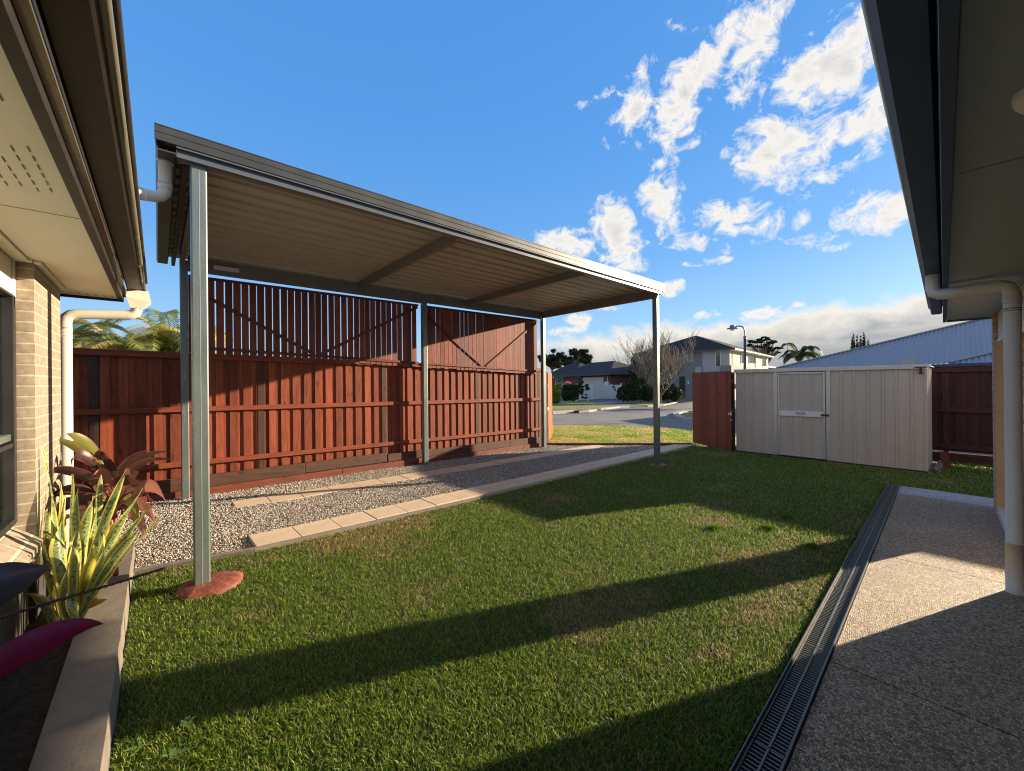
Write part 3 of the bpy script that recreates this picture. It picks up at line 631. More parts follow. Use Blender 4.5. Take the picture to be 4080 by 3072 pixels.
for x in (.62, 2.2, 3.8, 5.6, 7.1):
    b = MB(); b.tube([(x, 7.205, 3.32), (x, 7.196, 3.32)], .009, 6); b.build('bolt', M['galv'], cp)
# left end gutter
b = MB(); b.sweep((.0, 3.96, 3.36), (.0, 7.62, 3.36), [(0,.03), (.012,0), (.115,0), (.125,.01), (.125,.16), (.118,.16), (.118,.012), (.016,.012), (.006,.035), (.006,.15), (0,.15)], (1,0,0)); b.build('gutter', M['charcoal'], cp)
b = MB(); b.box(.16, .20, 4.06, 7.55, 3.33, 3.42); b.build('gutter_batten', M['brown'], cp)
p0 = Vector((.055, 4.15, 3.37)); 
el = [p0, Vector((.055,4.15,3.16)), Vector((.050,4.15,3.115)), Vector((.03,4.15,3.085)), Vector((-.005,4.15,3.07)), Vector((-.05,4.15,3.067)), Vector((-.62,4.15,3.06))]
b = MB(); b.tube(el, .042, 20); b.tube([(.055,4.15,3.19), (.055,4.15,3.145)], .0455, 20); b.tube([(-.045,4.15,3.067), (-.095,4.15,3.067)], .0455, 20); b.tube([(.055,4.15,3.372), (.055,4.15,3.352)], .052, 20)
b.build('overflow_pipe', M['pvc'], cp, smooth=True)
bpy.data.objects['overflow_pipe'].data.polygons.foreach_set('use_smooth', [len(p.vertices) < 6 for p in bpy.data.objects['overflow_pipe'].data.polygons])
# footings
def footing(cx, cy, rx, ry, h, m, seed):
    rr = random.Random(seed); b = MB(); n = 28; rings = ((1, -.04), (1, .004), (.93, h*.5), (.7, h*.85), (.35, h)); ph = [rr.uniform(.93, 1.07) for _ in range(n)]
    idx = []
    for f, z in rings:
        idx.append(b.pts([(cx+rx*f*ph[k]*math.cos(2*math.pi*k/n), cy+ry*f*ph[k]*math.sin(2*math.pi*k/n), S*cx+z+rr.uniform(-.002, .002)) for k in range(n)]))
    for i in range(len(rings)-1):
        for k in range(n): k2 = (k+1) % n; b.face((idx[i]+k, idx[i]+k2, idx[i+1]+k2, idx[i+1]+k))
    b.face([idx[-1]+k for k in range(n)]); return b.build('footing', M[m], cp, smooth=True)
footing(.31, 4.02, .225, .205, .042, 'footing', 1); footing(7.58, 4.10, .20, .17, .02, 'footing', 2)
# ================================================================ GATES
def gate(a, c, z0a, z1a, m, label, nb):
    a = Vector(a); c = Vector(c); d = (c-a); L = d.length; d /= L; nrm = Vector((d.y, -d.x, 0))
    if nrm.dot(CAM-a) < 0: nrm = -nrm
    t = thing('wooden_gate', label, 'gate', (a.x, a.y, z0a)); b = MB(); rr = random.Random(nb)
    w = L/nb
    for i in range(nb):
        p = a+d*(w*i+.0008); q = a+d*(w*(i+1)-.0008); o = nrm*(.010+rr.uniform(-.0015, .0015))
        z0 = z0a+rr.uniform(-.006, .004); z1 = z1a+rr.uniform(-.006, .006); P = [p+o*1.9, q+o*1.9, q, p]
        n = b.pts([(v.x, v.y, z0) for v in P]+[(v.x, v.y, z1) for v in P])
        for k in ((0,3,2,1),(4,5,6,7),(0,1,5,4),(1,2,6,5),(2,3,7,6),(3,0,4,7)): b.face([n+j for j in k])
    b.build('boards', M[m], t)
    for z in (z0a+.3, (z0a+z1a)/2, z1a-.25):
        b = MB(); p = a-nrm*.022; q = c-nrm*.022; b.bar((p.x,p.y,z), (q.x,q.y,z), .038, .08); b.build('rail', M['rail'], t)
    return t, d, nrm
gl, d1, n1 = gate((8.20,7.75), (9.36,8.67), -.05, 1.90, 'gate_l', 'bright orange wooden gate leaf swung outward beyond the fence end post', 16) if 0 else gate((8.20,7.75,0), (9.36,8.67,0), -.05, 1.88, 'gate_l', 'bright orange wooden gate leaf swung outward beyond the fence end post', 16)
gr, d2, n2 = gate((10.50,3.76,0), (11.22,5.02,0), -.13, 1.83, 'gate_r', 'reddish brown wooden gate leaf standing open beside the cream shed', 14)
b = MB(); p = Vector((10.50,3.76,.78))+n2*.03
b.bar(p-d2*.035, p+d2*.075, .02, .035); b.bar(p-d2*.02+Vector((0,0,-.05)), p-d2*.02+Vector((0,0,.06)), .02, .02, up=(1,0,0)); b.bar(p-d2*.06+Vector((0,0,-.14)), p+d2*.0+Vector((0,0,-.14)), .02, .02)
b.build('latch', M['shedtrim'], gr)
b = MB(); p = Vector((8.14,7.71,.86)); b.box(p.x-.03, p.x+.03, p.y-.035, p.y-.01, p.z-.05, p.z+.05); b.box(p.x-.05, p.x+.05, p.y-.05, p.y-.04, p.z-.012, p.z+.012); b.build('latch', M['shedtrim'], gl)
b = MB(); b.box(10.60, 10.68, 3.745, 3.80, -.2, 1.80); tag(b.build('gate_post', M['post_dark'], bevel=.003), 'dark timber post between the right gate leaf and the shed', 'post')
b = MB(); b.box(7.86, 7.95, 7.52, 7.61, -.2, 1.9); tag(b.build('gate_post', M['post_dark'], bevel=.003), 'timber gate post just behind the end of the paling fence', 'post')
# ================================================================ SHED
sh = thing('garden_shed', 'cream ribbed metal garden shed with a single door on the lawn', 'shed', (11.4, 2.1, -.14))
SX = 10.63; zb, zt = -.115, 1.80
def ribs(y0, y1, z0, z1, x, rib, mat, name, parent, axis=0, sgn=-1, amp=.026):
    pr = [(y0, 0)]
    for r in sorted(rib): pr += [(r-.022, 0), (r-.014, amp), (r+.014, amp), (r+.022, 0)]
    pr.append((y1, 0)); b = MB(); k = len(pr)
    P = (lambda p, z: (x+sgn*p[1], p[0], z)) if axis == 0 else (lambda p, z: (p[0], x+sgn*p[1], z))
    n = b.pts([P(p, z0) for p in pr]+[P(p, z1) for p in pr])
    for j in range(k-1): b.face((n+j, n+j+1, n+k+j+1, n+k+j))
    return b.build(name, M[mat], parent)
ribs(2.90, 3.68, zb, zt, SX, [3.53, 3.34, 3.13], 'shed', 'wall_sheet', sh)
ribs(.46, 1.86, zb, zt, SX, [1.68, 1.47, 1.26, 1.04, .85, .64][0:6], 'shed', 'wall_sheet', sh)
ribs(10.64, 12.15, zb, zt, .455, [10.9, 11.15, 11.4, 11.65, 11.9], 'shed', 'side_wall', sh, axis=1, sgn=-1)
ribs(10.64, 12.15, zb, zt, 3.69, [10.9, 11.15, 11.4, 11.65, 11.9], 'shed', 'side_wall', sh, axis=1, sgn=1)
b = MB(); b.box(12.15, 12.16, .46, 3.69, zb, 1.78); b.build('rear_wall', M['shed'], sh)
b = MB(); b.prism([(10.58, .40), (12.22, .40), (12.22, 3.73), (10.58, 3.73)], 1.83, 1.842); b.build('roof', M['shedtrim'], sh)
b = MB(); b.box(SX-.045, SX-.027, .41, 3.73, 1.785, 1.865); b.build('roof_trim', M['shedtrim'], sh, bevel=.003)
for y0, y1 in ((2.82, 2.90), (1.86, 1.935)):
    b = MB(); b.box(SX-.018, SX-.002, y0, y1, zb, 1.785); b.build('door_post', M['shedtrim'], sh, bevel=.003)
for y0, y1 in ((.435, .475), (3.665, 3.70)):
    b = MB(); b.box(SX-.016, SX+.02, y0, y1, zb, 1.785); b.build('corner_trim', M['shed'], sh, bevel=.004)
b = MB(); b.box(SX-.02, SX+.0, .44, 3.70, zb-.025, zb); b.build('base_channel', M['dark'], sh)
b = MB(); b.box(SX-.045, SX+1.55, .37, 3.72, zb-.08, zb-.027); b.build('base_slab', M['concrete'], sh, bevel=.006)
dy0, dy1, dz0, dz1 = 1.945, 2.81, zb+.015, 1.765
door = ribs(dy0+.03, dy1-.03, dz0+.03, dz1-.03, SX-.012, [2.56, 2.37, 2.17], 'shed', 'door', sh, amp=.018)
for q in ((dy0, dy0+.035, dz0, dz1), (dy1-.035, dy1, dz0, dz1), (dy0+.035, dy1-.035, dz1-.035, dz1), (dy0+.035, dy1-.035, dz0, dz0+.03)):
    b = MB(); b.box(SX-.036, SX-.012, *q); b.build('door_frame', M['shedtrim'], door, bevel=.003)
b = MB(); b.box(SX-.040, SX-.012, dy0+.036, dy1-.036, .79, .905); b.build('mid_rail', M['shedtrim'] if 0 else M['white'], door, bevel=.004)
b = MB(); b.box(SX-.044, SX-.040, 2.30, 2.46, .835, .885); b.build('name_plate', M['purple'], door)
b = MB(); b.box(SX-.046, SX-.044, 2.315, 2.445, .848, .862); b.box(SX-.046, SX-.044, 2.355, 2.405, .866, .874); b.build('plate_mark', M['white'], door)
b = MB(); b.tube([(SX-.034, 1.995, .845), (SX-.065, 1.995, .845)], .022, 12); b.bar((SX-.07, 2.0, .845), (SX-.055, 1.90, .84), .02, .03); b.tube([(SX-.035, 1.905, .84), (SX-.075, 1.905, .84)], .025, 12); b.build('door_handle', M['dark'], door)
b = MB()
for y in (2.76, 2.0):
    for z in (1.6, 1.2, .4, 0.1): b.box(SX-.033, SX-.030, y-.005, y+.005, z-.005, z+.005)
b.build('rivets', M['galv'], door)
sl = MB(); sl.box(SX-.05, SX-.03, .44, .60, 1.80, 1.82); sl.box(SX-.07, SX-.03, .50, .535, 1.70, 1.80); sl.disc((SX-.055, .518, 0), .028, 1.685, 1.705, 12)
tag(sl.build('sensor_light', M['dark']), 'small black sensor lamp at the top right corner of the shed', 'outdoor lamp')
b = MB(); b.bar((10.72,.33,-.10), (12.0,.30,-.12), .09, .09); b.tube([(10.70,.36,-.10), (10.78,.30,-.06)], .03, 6)
tag(b.build('stone_pile', M['concrete'], bevel=.01), 'rough grey rubble piled against the right foot of the shed', 'rubble')
b = MB(); b.bar((11.5,.20,-.20), (11.56,.27,.16), .11, .05, up=(1,0,0)); tag(b.build('timber_offcut', M['gate_r'], bevel=.004), 'short brown timber offcut leaning beside the shed corner', 'timber')
# ================================================================ RIGHT BACK FENCE
rf = thing('boundary_fence', 'dark maroon paling fence between the shed and the right house', 'fence', (12.7, -1, -.15))
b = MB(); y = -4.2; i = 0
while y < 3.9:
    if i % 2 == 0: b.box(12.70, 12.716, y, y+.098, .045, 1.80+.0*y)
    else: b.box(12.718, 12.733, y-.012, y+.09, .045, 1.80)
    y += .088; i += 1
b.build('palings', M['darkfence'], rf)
for z, h in ((1.785, .11), (.93, .11), (.14, .10)):
    b = MB(); b.box(12.66, 12.698, -4.2, 3.9, z-h/2, z+h/2); b.build('rail', M['darkrail'], rf, bevel=.003)
b = MB(); b.box(12.64, 12.75, -4.2, 3.9, 1.842, 1.862); b.build('capping_board', M['darkrail'], rf)
for y in (-2.2, .25, 2.6):
    b = MB(); b.box(12.72, 12.80, y-.04, y+.04, -.3, 1.8); b.build('post', M['post_dark'], rf)
b = MB(); b.box(12.70, 12.74, -4.2, 3.9, -.25, .005); b.build('plinth_board', M['darkrail'], rf)
# ================================================================ RIGHT HOUSE
TR = lambda p: Vector((p.x, p.y+.0217*(p.x-1.25), p.z))
rh = thing('brick_house', 'brick house on the right with dark blue gutter and open porch', 'house', (4, -2, 0))
def bbox(x0, x1, y0, y1, z0, z1, my, mx, name, T=None, parent=None):
    b = MB(T); b.box(x0, x1, y0, y1, z0, z1); b.m = [0, 0, 0, 1, 0, 1]; return b.build(name, [M[my], M[mx]], parent)
bbox(-3.5, 5.03, -.62, -.40, -.1, 2.395, 'brick2_xz', 'brick2_yz', 'wall', TR, rh)
bbox(4.90, 5.03, -2.4, -.625, -.1, 2.395, 'brick2_xz', 'brick2_yz', 'porch_wall', TR, rh)
bbox(5.035, 7.2, -2.62, -2.4, -.1, 2.395, 'brick2_xz', 'brick2_yz', 'porch_wall', TR, rh)
bbox(7.85, 8.09, -.81, -.40, -.16, 2.395, 'brick2_xz', 'brick2_yz', 'pillar', TR, rh)
b = MB(TR); b.box(7.825, 7.848, -.475, -.405, -.07, 2.06); b.build('pillar_trim', M['trimwood'], rh, bevel=.003)
b = MB(TR); b.box(5.032, 7.846, -.50, -.435, 2.07, 2.395); b.build('lintel_panel', M['lintel'], rh)
b = MB(TR); b.box(5.032, 7.846, -.505, -.425, 2.045, 2.068); b.build('lintel_trim', M['white'], rh, bevel=.002)
b = MB(TR); b.prism([(5.035,-2.4), (8.09,-2.4), (8.09,-.815), (7.84,-.815), (7.84,-.41), (5.035,-.41)], -.1, lambda x: -.012); b.build('porch_floor', M['porchtile'], rh)
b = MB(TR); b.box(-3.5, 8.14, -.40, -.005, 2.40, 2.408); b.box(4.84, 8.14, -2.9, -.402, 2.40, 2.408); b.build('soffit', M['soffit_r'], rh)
b = MB(TR); b.box(5.95, 5.953, -.395, -.02, 2.3985, 2.3995); b.box(2.35, 2.353, -.395, -.02, 2.3985, 2.3995); b.build('soffit_joint', M['dark'], rh)
b = MB(TR); b.box(-3.5, 8.16, -.003, .030, 2.372, 2.60); b.build('fascia', M['navy'], rh, bevel=.003)
b = MB(TR); b.box(8.142, 8.16, -2.9, -.005, 2.372, 2.60); b.build('end_fascia', M['navy'], rh)
gp = [(0, .02), (.012, 0), (.095, 0), (.108, .012), (.112, .075), (.126, .088), (.128, .112), (.116, .12), (.108, .108), (.104, .02), (.09, .012), (.014, .012), (.006, .02), (.006, .10), (0, .10)]
b = MB(TR); b.sweep((-3.5, .034, 2.49), (8.12, .034, 2.49), gp, (0,1,0)); b.build('gutter', M['navy'], rh)
b = MB(TR); b.tube([(-3.5, .034+.121, 2.49+.098), (8.12, .034+.121, 2.49+.098)], .013, 12); b.build('gutter_lip', M['lip2'], rh, smooth=True)
b = MB(TR)
for x0, x1 in ((-3.5, 8.16),):
    n = b.pts([(x0, .12, 2.60), (x1, .12, 2.60), (x1, -4.5, 4.1), (x0, -4.5, 4.1), (x1, -9, 2.6), (x0, -9, 2.6)]); b.face((n, n+1, n+2, n+3)); b.face((n+3, n+2, n+4, n+5)); b.face((n+1, n+4, n+2))
b.build('roof', M['roofgrey'], rh)
# downpipe
px_ = 4.92
pw = [(5.0, .085, 2.50), (5.0, .085, 2.37), (4.998, .075, 2.335), (4.99, .045, 2.315), (4.98, .0, 2.312), (4.95, -.20, 2.325), (4.935, -.275, 2.322), (4.925, -.318, 2.30), (4.92, -.335, 2.255), (4.92, -.335, 1.2), (4.92, -.335, -.06)]
b = MB(TR); b.tube(pw, .046, 24); b.tube([(4.92,-.335,2.22), (4.92,-.335,2.17)], .0495, 24); b.tube([(4.92,-.335,.33), (4.92,-.335,-.06)], .0495, 24)
dpv = b.build('downpipe', M['pvc_white'], rh, smooth=False)
dpv.data.polygons.foreach_set('use_smooth', [len(p.vertices) < 6 for p in dpv.data.polygons])
b = MB(TR); b.tube([(4.92,-.335,2.135), (4.92,-.335,2.128)], .0475, 24); b.tube([(4.92,-.335,2.118), (4.92,-.335,2.112)], .0475, 24); b.build('pipe_strap', M['cable_red'], rh)
def torus_ring(b, c, R, r, z):
    n = 28; P = [(c[0]+R*math.cos(2*math.pi*k/n), c[1]+R*math.sin(2*math.pi*k/n), z) for k in range(n+1)]; b.tube(P, r, 6, cap=False)
for nm, cx, cy in (('downlight', 5.5, -.19),):
    b = MB(TR); torus_ring(b, (cx, cy), .045, .007, 2.397); b.disc((cx, cy), .040, 2.385, 2.392); b.build(nm, M['shedtrim'], rh)
b = MB(TR); n = 24; idx = []
for f, z in ((1, 2.40), (1, 2.385), (.93, 2.370), (.75, 2.355), (.45, 2.345), (.15, 2.342)):
    idx.append(b.pts([(1.84+.062*f*math.cos(2*math.pi*k/n), -.172+.062*f*math.sin(2*math.pi*k/n), z) for k in range(n)]))
for i in range(5):
    for k in range(n): k2 = (k+1) % n; b.face((idx[i]+k, idx[i+1]+k, idx[i+1]+k2, idx[i]+k2))
b.face([idx[-1]+k for k in range(n)][::-1]); b.build('ceiling_lamp', M['lamp_lens'], rh, smooth=True)
# ================================================================ LEFT HOUSE
lh = thing('brick_house', 'tan brick house wing on the left with brown gutter and cream eaves', 'house', (-1.5, 2.5, 0))
bbox(-1.2, -.58, 3.90, 4.80, .50, 2.385, 'brick_xz', 'brick_yz', 'wall', None, lh)
bbox(-3.5, -1.2, 4.60, 4.80, .50, 2.385, 'brick_xz', 'brick_yz', 'end_wall', None, lh)
b = MB(); b.box(-3.5, -.60, 4.0, 4.79, -.05, .498); b.box(-3.5, -.63, -2, 4.0, -.05, .50); b.build('base_course', M['course_dark'], lh)  # plain dark course below the brickwork
bbox(-.80, -.60, -2, 3.898, .50, .60, 'brick_xz', 'brick_yz', 'sill_wall', None, lh)
b = MB(); n = b.pts([(-.70,-2,.76), (-.55,-2,.635), (-.55,3.897,.635), (-.70,3.897,.76), (-.55,-2,.602), (-.55,3.897,.602), (-.70,-2,.602), (-.70,3.897,.602)])
b.face((n,n+1,n+2,n+3)); b.face((n+1,n+4,n+5,n+2)); b.face((n+3,n+2,n+5,n+7)); b.face((n+4,n+6,n+7,n+5))
b.build('window_sill', BRICK_SILL if 0 else M['brick_yz'], lh)
b = MB(); b.box(-.80, -.665, -2, 3.86, 2.17, 2.392); b.build('wall_panel', M['soffit'], lh)
b = MB(); b.box(-.80, -.655, 3.862, 3.897, 2.10, 2.392); b.build('panel_trim', M['white'], lh)
win = MB(); win.box(-.72, -.705, -2, 3.84, .80, 2.15); win = win.build('window', M['curtain'], lh)
b = MB(); b.box(-.701, -.697, -2, 3.84, .801, 2.149)
m, t, bb, out = nt('window_pane_glass'); bb.inputs['Roughness'].default_value = .03; bb.inputs['Transmission Weight'].default_value = 1; bb.inputs['IOR'].default_value = 1.45; bb.inputs['Base Color'].default_value = (.75,.8,.8,1); M['pane'] = m
# clear pane: glossy layer over a transparent one
gl_ = N(t, 'BsdfGlossy'); gl_.inputs['Roughness'].default_value = .02; tp = N(t, 'BsdfTransparent'); tp.inputs[0].default_value = (.8,.85,.83,1)
fr = N(t, 'Fresnel'); fr.inputs[0].default_value = 1.5; mx = N(t, 'MixShader'); t.links.new(fr.outputs[0], mx.inputs[0]); t.links.new(tp.outputs[0], mx.inputs[1]); t.links.new(gl_.outputs[0], mx.inputs[2]); t.links.new(mx.outputs[0], out.inputs[0])
b.build('pane', M['pane'], win)
for q in ((3.842, 3.897, .765, 2.165), (-2, 3.842, 2.152, 2.168), (1.9, 1.95, .80, 2.15), (-2, 3.842, .762, .80)):
    b = MB(); b.box(-.715, -.655, *q); b.build('window_frame', M['blackframe'], win, bevel=.003)
b = MB(); b.box(-.70, -.668, -2, 3.84, 1.275, 1.315); b.build('transom', M['galv'], win, bevel=.003)
b = MB(); b.box(-.70, -.66, -2, 3.84, 1.235, 1.262); b.build('transom', M['blackframe'], win, bevel=.003)
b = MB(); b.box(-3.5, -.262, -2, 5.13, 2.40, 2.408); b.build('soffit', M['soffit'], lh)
b = MB(); b.box(-.66, -.595, -2, 3.86, 2.385, 2.3985); b.box(-.58, -.548, 3.88, 4.83, 2.380, 2.3985); b.box(-.80, -.5805, 3.845, 3.88, 2.380, 2.3985); b.build('eave_mould', M['soffit'], lh, bevel=.004)
b = MB()
for y0 in (1.35, 2.05, 4.92):
    for r in range(6 if y0 < 4 else 1):
        for k in range(7 if y0 < 4 else 6):
            if y0 < 4: xx = -.32-.040*k; yy = y0+.075*r+(.03 if k % 2 else 0); MB().box(xx, xx+.003, yy, yy+.045, 2.3975, 2.3985).build('vent_slot', M['ventgap'], lh)
            else: xx = -.30-.05*k; MB().box(xx, xx+.006, 4.98, 5.04, 2.3975, 2.3985).build('vent_slot', M['ventgap'], lh)
b.box(-.66, -.27, 2.78, 2.783, 2.3975, 2.3985); b.build('soffit_joint', M['brown'], lh)
b = MB(); b.box(-.262, -.228, -2, 5.15, 2.378, 2.60); b.build('fascia', M['brown'], lh, bevel=.002)
b = MB(); b.box(-.227, -.2, -2, 5.15, 2.425, 2.437); b.build('fascia_strip', M['lip'], lh)
b = MB(); b.box(-3.5, -.262, 5.132, 5.15, 2.378, 2.60); b.build('end_fascia', M['brown'], lh)
b = MB(); b.sweep((-.205, -2, 2.475), (-.205, 5.10, 2.475), gp, (1,0,0)); b.build('gutter', M['brown'], lh)
for y0, y1 in ((-2, 4.02), (4.05, 5.10)):
    b = MB(); b.tube([(-.088, y0, 2.50), (-.088, y1, 2.50)], .014, 12); b.build('gutter_lip', M['lip'], lh, smooth=True); b = MB(); b.tube([(-.079, y0, 2.575), (-.079, y1, 2.575)], .016, 12); b.build('gutter_bead', M['brown'], lh, smooth=True)
b = MB(); n = b.pts([(-.2,-2,2.60), (-.2,5.2,2.60), (-4,5.2,4.0), (-4,-2,4.0)]); b.face((n,n+1,n+2,n+3)); b.quad((-.2,5.2,2.6), (-4,5.2,2.6), (-4,5.2,4.0), (-4,5.2,4.0)); b.build('roof', M['roofgrey'], lh)
b = MB(); T4 = [(-.215,4.97,2.47), (-.055,4.97,2.47), (-.055,5.10,2.47), (-.215,5.10,2.47)]; T5 = [(-.205,4.965,2.40), (-.04,4.965,2.375), (-.04,5.11,2.375), (-.205,5.11,2.40)]; T6 = [(-.18,4.98,2.31), (-.10,4.98,2.31), (-.10,5.06,2.31), (-.18,5.06,2.31)]
n = b.pts(T4+T5+T6)
for a in (0, 4):
    for k in range(4): k2 = (k+1) % 4; b.face((n+a+k, n+a+4+k, n+a+4+k2, n+a+k2))
b.face((n+8,n+9,n+10,n+11)); b.build('rain_head', M['soffit'], lh)
b = MB(); b.tube([(-.14,5.02,2.33), (-.14,5.02,2.295), (-.148,5.02,2.268), (-.17,5.02,2.25), (-.205,5.02,2.245), (-.50,5.02,2.222), (-.545,5.02,2.212), (-.572,5.02,2.185), (-.58,5.02,2.14), (-.58,5.02,.0)], .042, 24); b.tube([(-.58,5.02,2.10), (-.58,5.02,2.06)], .045, 24)
o = b.build('downpipe', M['pvc'], lh); o.data.polygons.foreach_set('use_smooth', [len(p.vertices) < 6 for p in o.data.polygons])
b = MB(); b.tube([(-.58,5.02,2.045), (-.58,5.02,2.030)], .0445, 24); b.box(-.66, -.62, 4.80, 5.02, 2.030, 2.045); b.build('pipe_bracket', M['pvc'], lh)
# ================================================================ PLANTS
def bez(P, t):
    P = [Vector(p) for p in P]
    while len(P) > 1: P = [P[i].lerp(P[i+1], t) for i in range(len(P)-1)]
    return P[0]
def leaf(b, P, w, side, prof, fold=.25, seg=14, twist=0, mi=0, wav=0):
    side = Vector(side).normalized(); prev = None; ph = random.uniform(0, 6)
    for i in range(seg+1):
        t = i/seg; c = bez(P, t); tg = (bez(P, min(1, t+.02))-bez(P, max(0, t-.02))).normalized()
        s_ = (side-tg*side.dot(tg)).normalized(); nn = s_.cross(tg)
        a = twist*t; s2 = s_*math.cos(a)+nn*math.sin(a); n2_ = s2.cross(tg)
        ww = w*prof(t)/2; f = n2_*(fold*ww); o = n2_*(wav*w*math.sin(ph+t*11))
        cur = b.pts([c-s2*ww+f+o, c-s2*ww*.5+f*.4, c, c+s2*ww*.5+f*.4, c+s2*ww+f-o])
        if prev is not None:
            for k in range(4):
                u0, u1 = k/4, (k+1)/4; t0 = (i-1)/seg
                b.face((prev+k, prev+k+1, cur+k+1, cur+k), mi, ((u0, t0), (u1, t0), (u1, t), (u0, t)))
        prev = cur
psnake = lambda t: (.55+.45*min(1, t*3))*(1 if t < .55 else max(.02, 1-((t-.55)/.45)**1.8))
def R3(x, y): return (x/1.2145, 1700+y/1.2145)                   # enlarged crop to photo pixels
sp = thing('snake_plant', 'tall snake plant with yellow edged banded leaves behind the block wall', 'plant', (-.47, 3.6, .08))
SNK = [((330,960),(255,560),(200,90),.055,2.62), ((345,960),(250,600),(255,330),.045,2.7), ((350,950),(330,600),(350,230),.085,2.62), ((362,950),(400,600),(378,300),.06,2.5), ((370,950),(450,560),(612,208),.062,2.52), ((385,940),(470,620),(692,298),.070,2.50), ((390,930),(490,700),(748,372),.062,2.45), ((395,935),(500,680),(782,418),.045,2.62),
 ((290,880),(170,520),(172,372),.085,2.66), ((322,900),(300,650),(300,452),.075,2.45), ((450,700),(470,500),(490,228),.070,2.9), ((352,900),(390,600),(455,335),.065,2.6), ((400,870),(400,700),(448,572),.060,2.45), ((272,1000),(225,880),(128,808),.060,2.36), ((292,985),(245,900),(246,785),.055,2.40),
 ((365,940),(330,700),(340,560),.060,2.36), ((372,950),(420,700),(468,345),.05,2.66), ((385,930),(470,560),(545,395),.05,2.6), ((330,940),(260,700),(290,270),.05,2.7), ((400,900),(520,640),(672,492),.055,2.40), ((375,955),(345,880),(382,750),.055,2.32), ((345,970),(300,860),(335,660),.055,2.36), ((330,900),(240,600),(250,400),.05,2.62), ((355,940),(370,740),(372,505),.05,2.42), ((385,930),(430,760),(500,520),.05,2.42), ((340,930),(330,740),(318,330),.045,2.66), ((310,960),(255,760),(225,520),.055,2.5), ((395,915),(430,640),(600,440),.05,2.7), ((350,940),(380,640),(420,420),.055,2.7), ((365,930),(350,700),(405,470),.06,2.55), ((300,940),(260,820),(262,640),.05,2.55)]
for i, (p, q, r, w, D) in enumerate(SNK):
    b = MB(); P = [at(*R3(*p), D*.985), at(*R3(*q), D-.03), at(*R3(*r), D+random.uniform(-.08, .08))]
    vd = ray(*R3(*q)).normalized(); ax = (P[2]-P[0]).normalized(); side = ax.cross(vd)+vd*random.uniform(-.5, .5)
    P.insert(2, P[1].lerp(P[2], .5)+Vector((random.uniform(-.06,.06), random.uniform(-.06,.06), random.uniform(-.03,.03)))); leaf(b, P, w*random.uniform(.68, .95), side, psnake, fold=random.uniform(.25, .7), seg=20, twist=random.uniform(-1.5, 1.5), wav=.16)
    b.build('leaf', M['snake_y'] if i in (12, 18) else M['snake'], sp, smooth=True)
b = MB(); leaf(b, [at(*R3(415,880), 2.4), at(*R3(450,850), 2.4), at(*R3(520,835), 2.42)], .035, (0,0,1), psnake, twist=.6); leaf(b, [at(*R3(405,880), 2.4), at(*R3(440,850), 2.4), at(*R3(475,825), 2.42)], .03, (0,0,1), psnake, twist=.9)
b.build('dry_leaf', UVLEAF('dry_leaf_skin', (.45,.28,.10), (.5,.30,.07), (.36,.20,.06), vein=True), sp, smooth=True)
pc = lambda t: max(.03, math.sin(math.pi*min(1, t**.8))**1.15) if t > .08 else .14
cd = thing('cordyline', 'maroon and olive broad leaved cordyline behind the snake plant', 'plant', (-.45, 4.9, .08))
CRD = [((500,225),(380,60),(216,58),.085,3.2,'cord_g'), ((520,230),(400,20),(312,36),.11,3.25,'cord_g'), ((490,220),(350,60),(345,200),.10,3.1,'cord_d'), ((560,330),(350,150),(145,238),.09,3.0,'cord_d'), ((545,330),(640,100),(838,122),.075,3.35,'cord_d'), ((560,320),(640,120),(850,162),.07,3.2,'cord_d'), ((520,340),(600,140),(722,112),.10,3.4,'cord_d'),
 ((590,350),(660,120),(635,262),.11,3.1,'cord_p'), ((620,360),(720,200),(815,385),.12,3.0,'cord_p'), ((590,390),(680,330),(762,468),.07,3.0,'cord_d'), ((470,330),(330,260),(212,368),.10,3.0,'cord_d'), ((500,300),(450,60),(530,150),.10,3.3,'cord_d'), ((540,420),(620,330),(740,400),.09,3.2,'cord_d'), ((480,380),(340,300),(250,470),.11,2.95,'cord_d'), ((520,420),(420,300),(420,400),.10,3.1,'cord_d'), ((560,360),(560,180),(470,110),.09,3.3,'cord_d'), ((600,420),(690,400),(700,560),.08,2.9,'cord_p'), ((470,340),(400,200),(380,330),.10,3.15,'cord_d'), ((600,380),(700,250),(740,330),.09,3.3,'cord_d')]
for p, q, r, w, D, m_ in CRD:
    b = MB(); P = [at(*R3(*p), D+.1), at(*R3(*q), D), at(*R3(*r), D-.1)]; vd = ray(*R3(*q)).normalized(); ax = (P[2]-P[0]).normalized()
    leaf(b, P, w*.8, ax.cross(vd)+Vector((0,0,.3)), pc, fold=.18, twist=random.uniform(-.4, .8), wav=.05); b.build('leaf', M[m_], cd, smooth=True)
rc = random.Random(4)
for i in range(16):
    a = rc.uniform(0, 6.28); p = (550+rc.uniform(-40, 50), 330+rc.uniform(-60, 80)); L_ = rc.uniform(90, 210); q = (p[0]+L_*.55*math.cos(a), p[1]-rc.uniform(30, 130)); r = (p[0]+L_*1.0*math.cos(a), p[1]+rc.uniform(-60, 120))
    b = MB(); D_ = rc.uniform(2.95, 3.45); P = [at(*R3(*p), D_+.1), at(*R3(*q), D_), at(*R3(*r), D_-.1)]; ax = (P[2]-P[0]).normalized(); vd = ray(*R3(*q)).normalized()
    leaf(b, P, rc.uniform(.05, .085), ax.cross(vd)+Vector((0,0,rc.uniform(-.5,.6))), pc, fold=.18, twist=rc.uniform(-.8, 1.), wav=.06); b.build('leaf', M[rc.choice(('cord_d','cord_d','cord_d','cord_p','cord_g'))], cd, smooth=True)
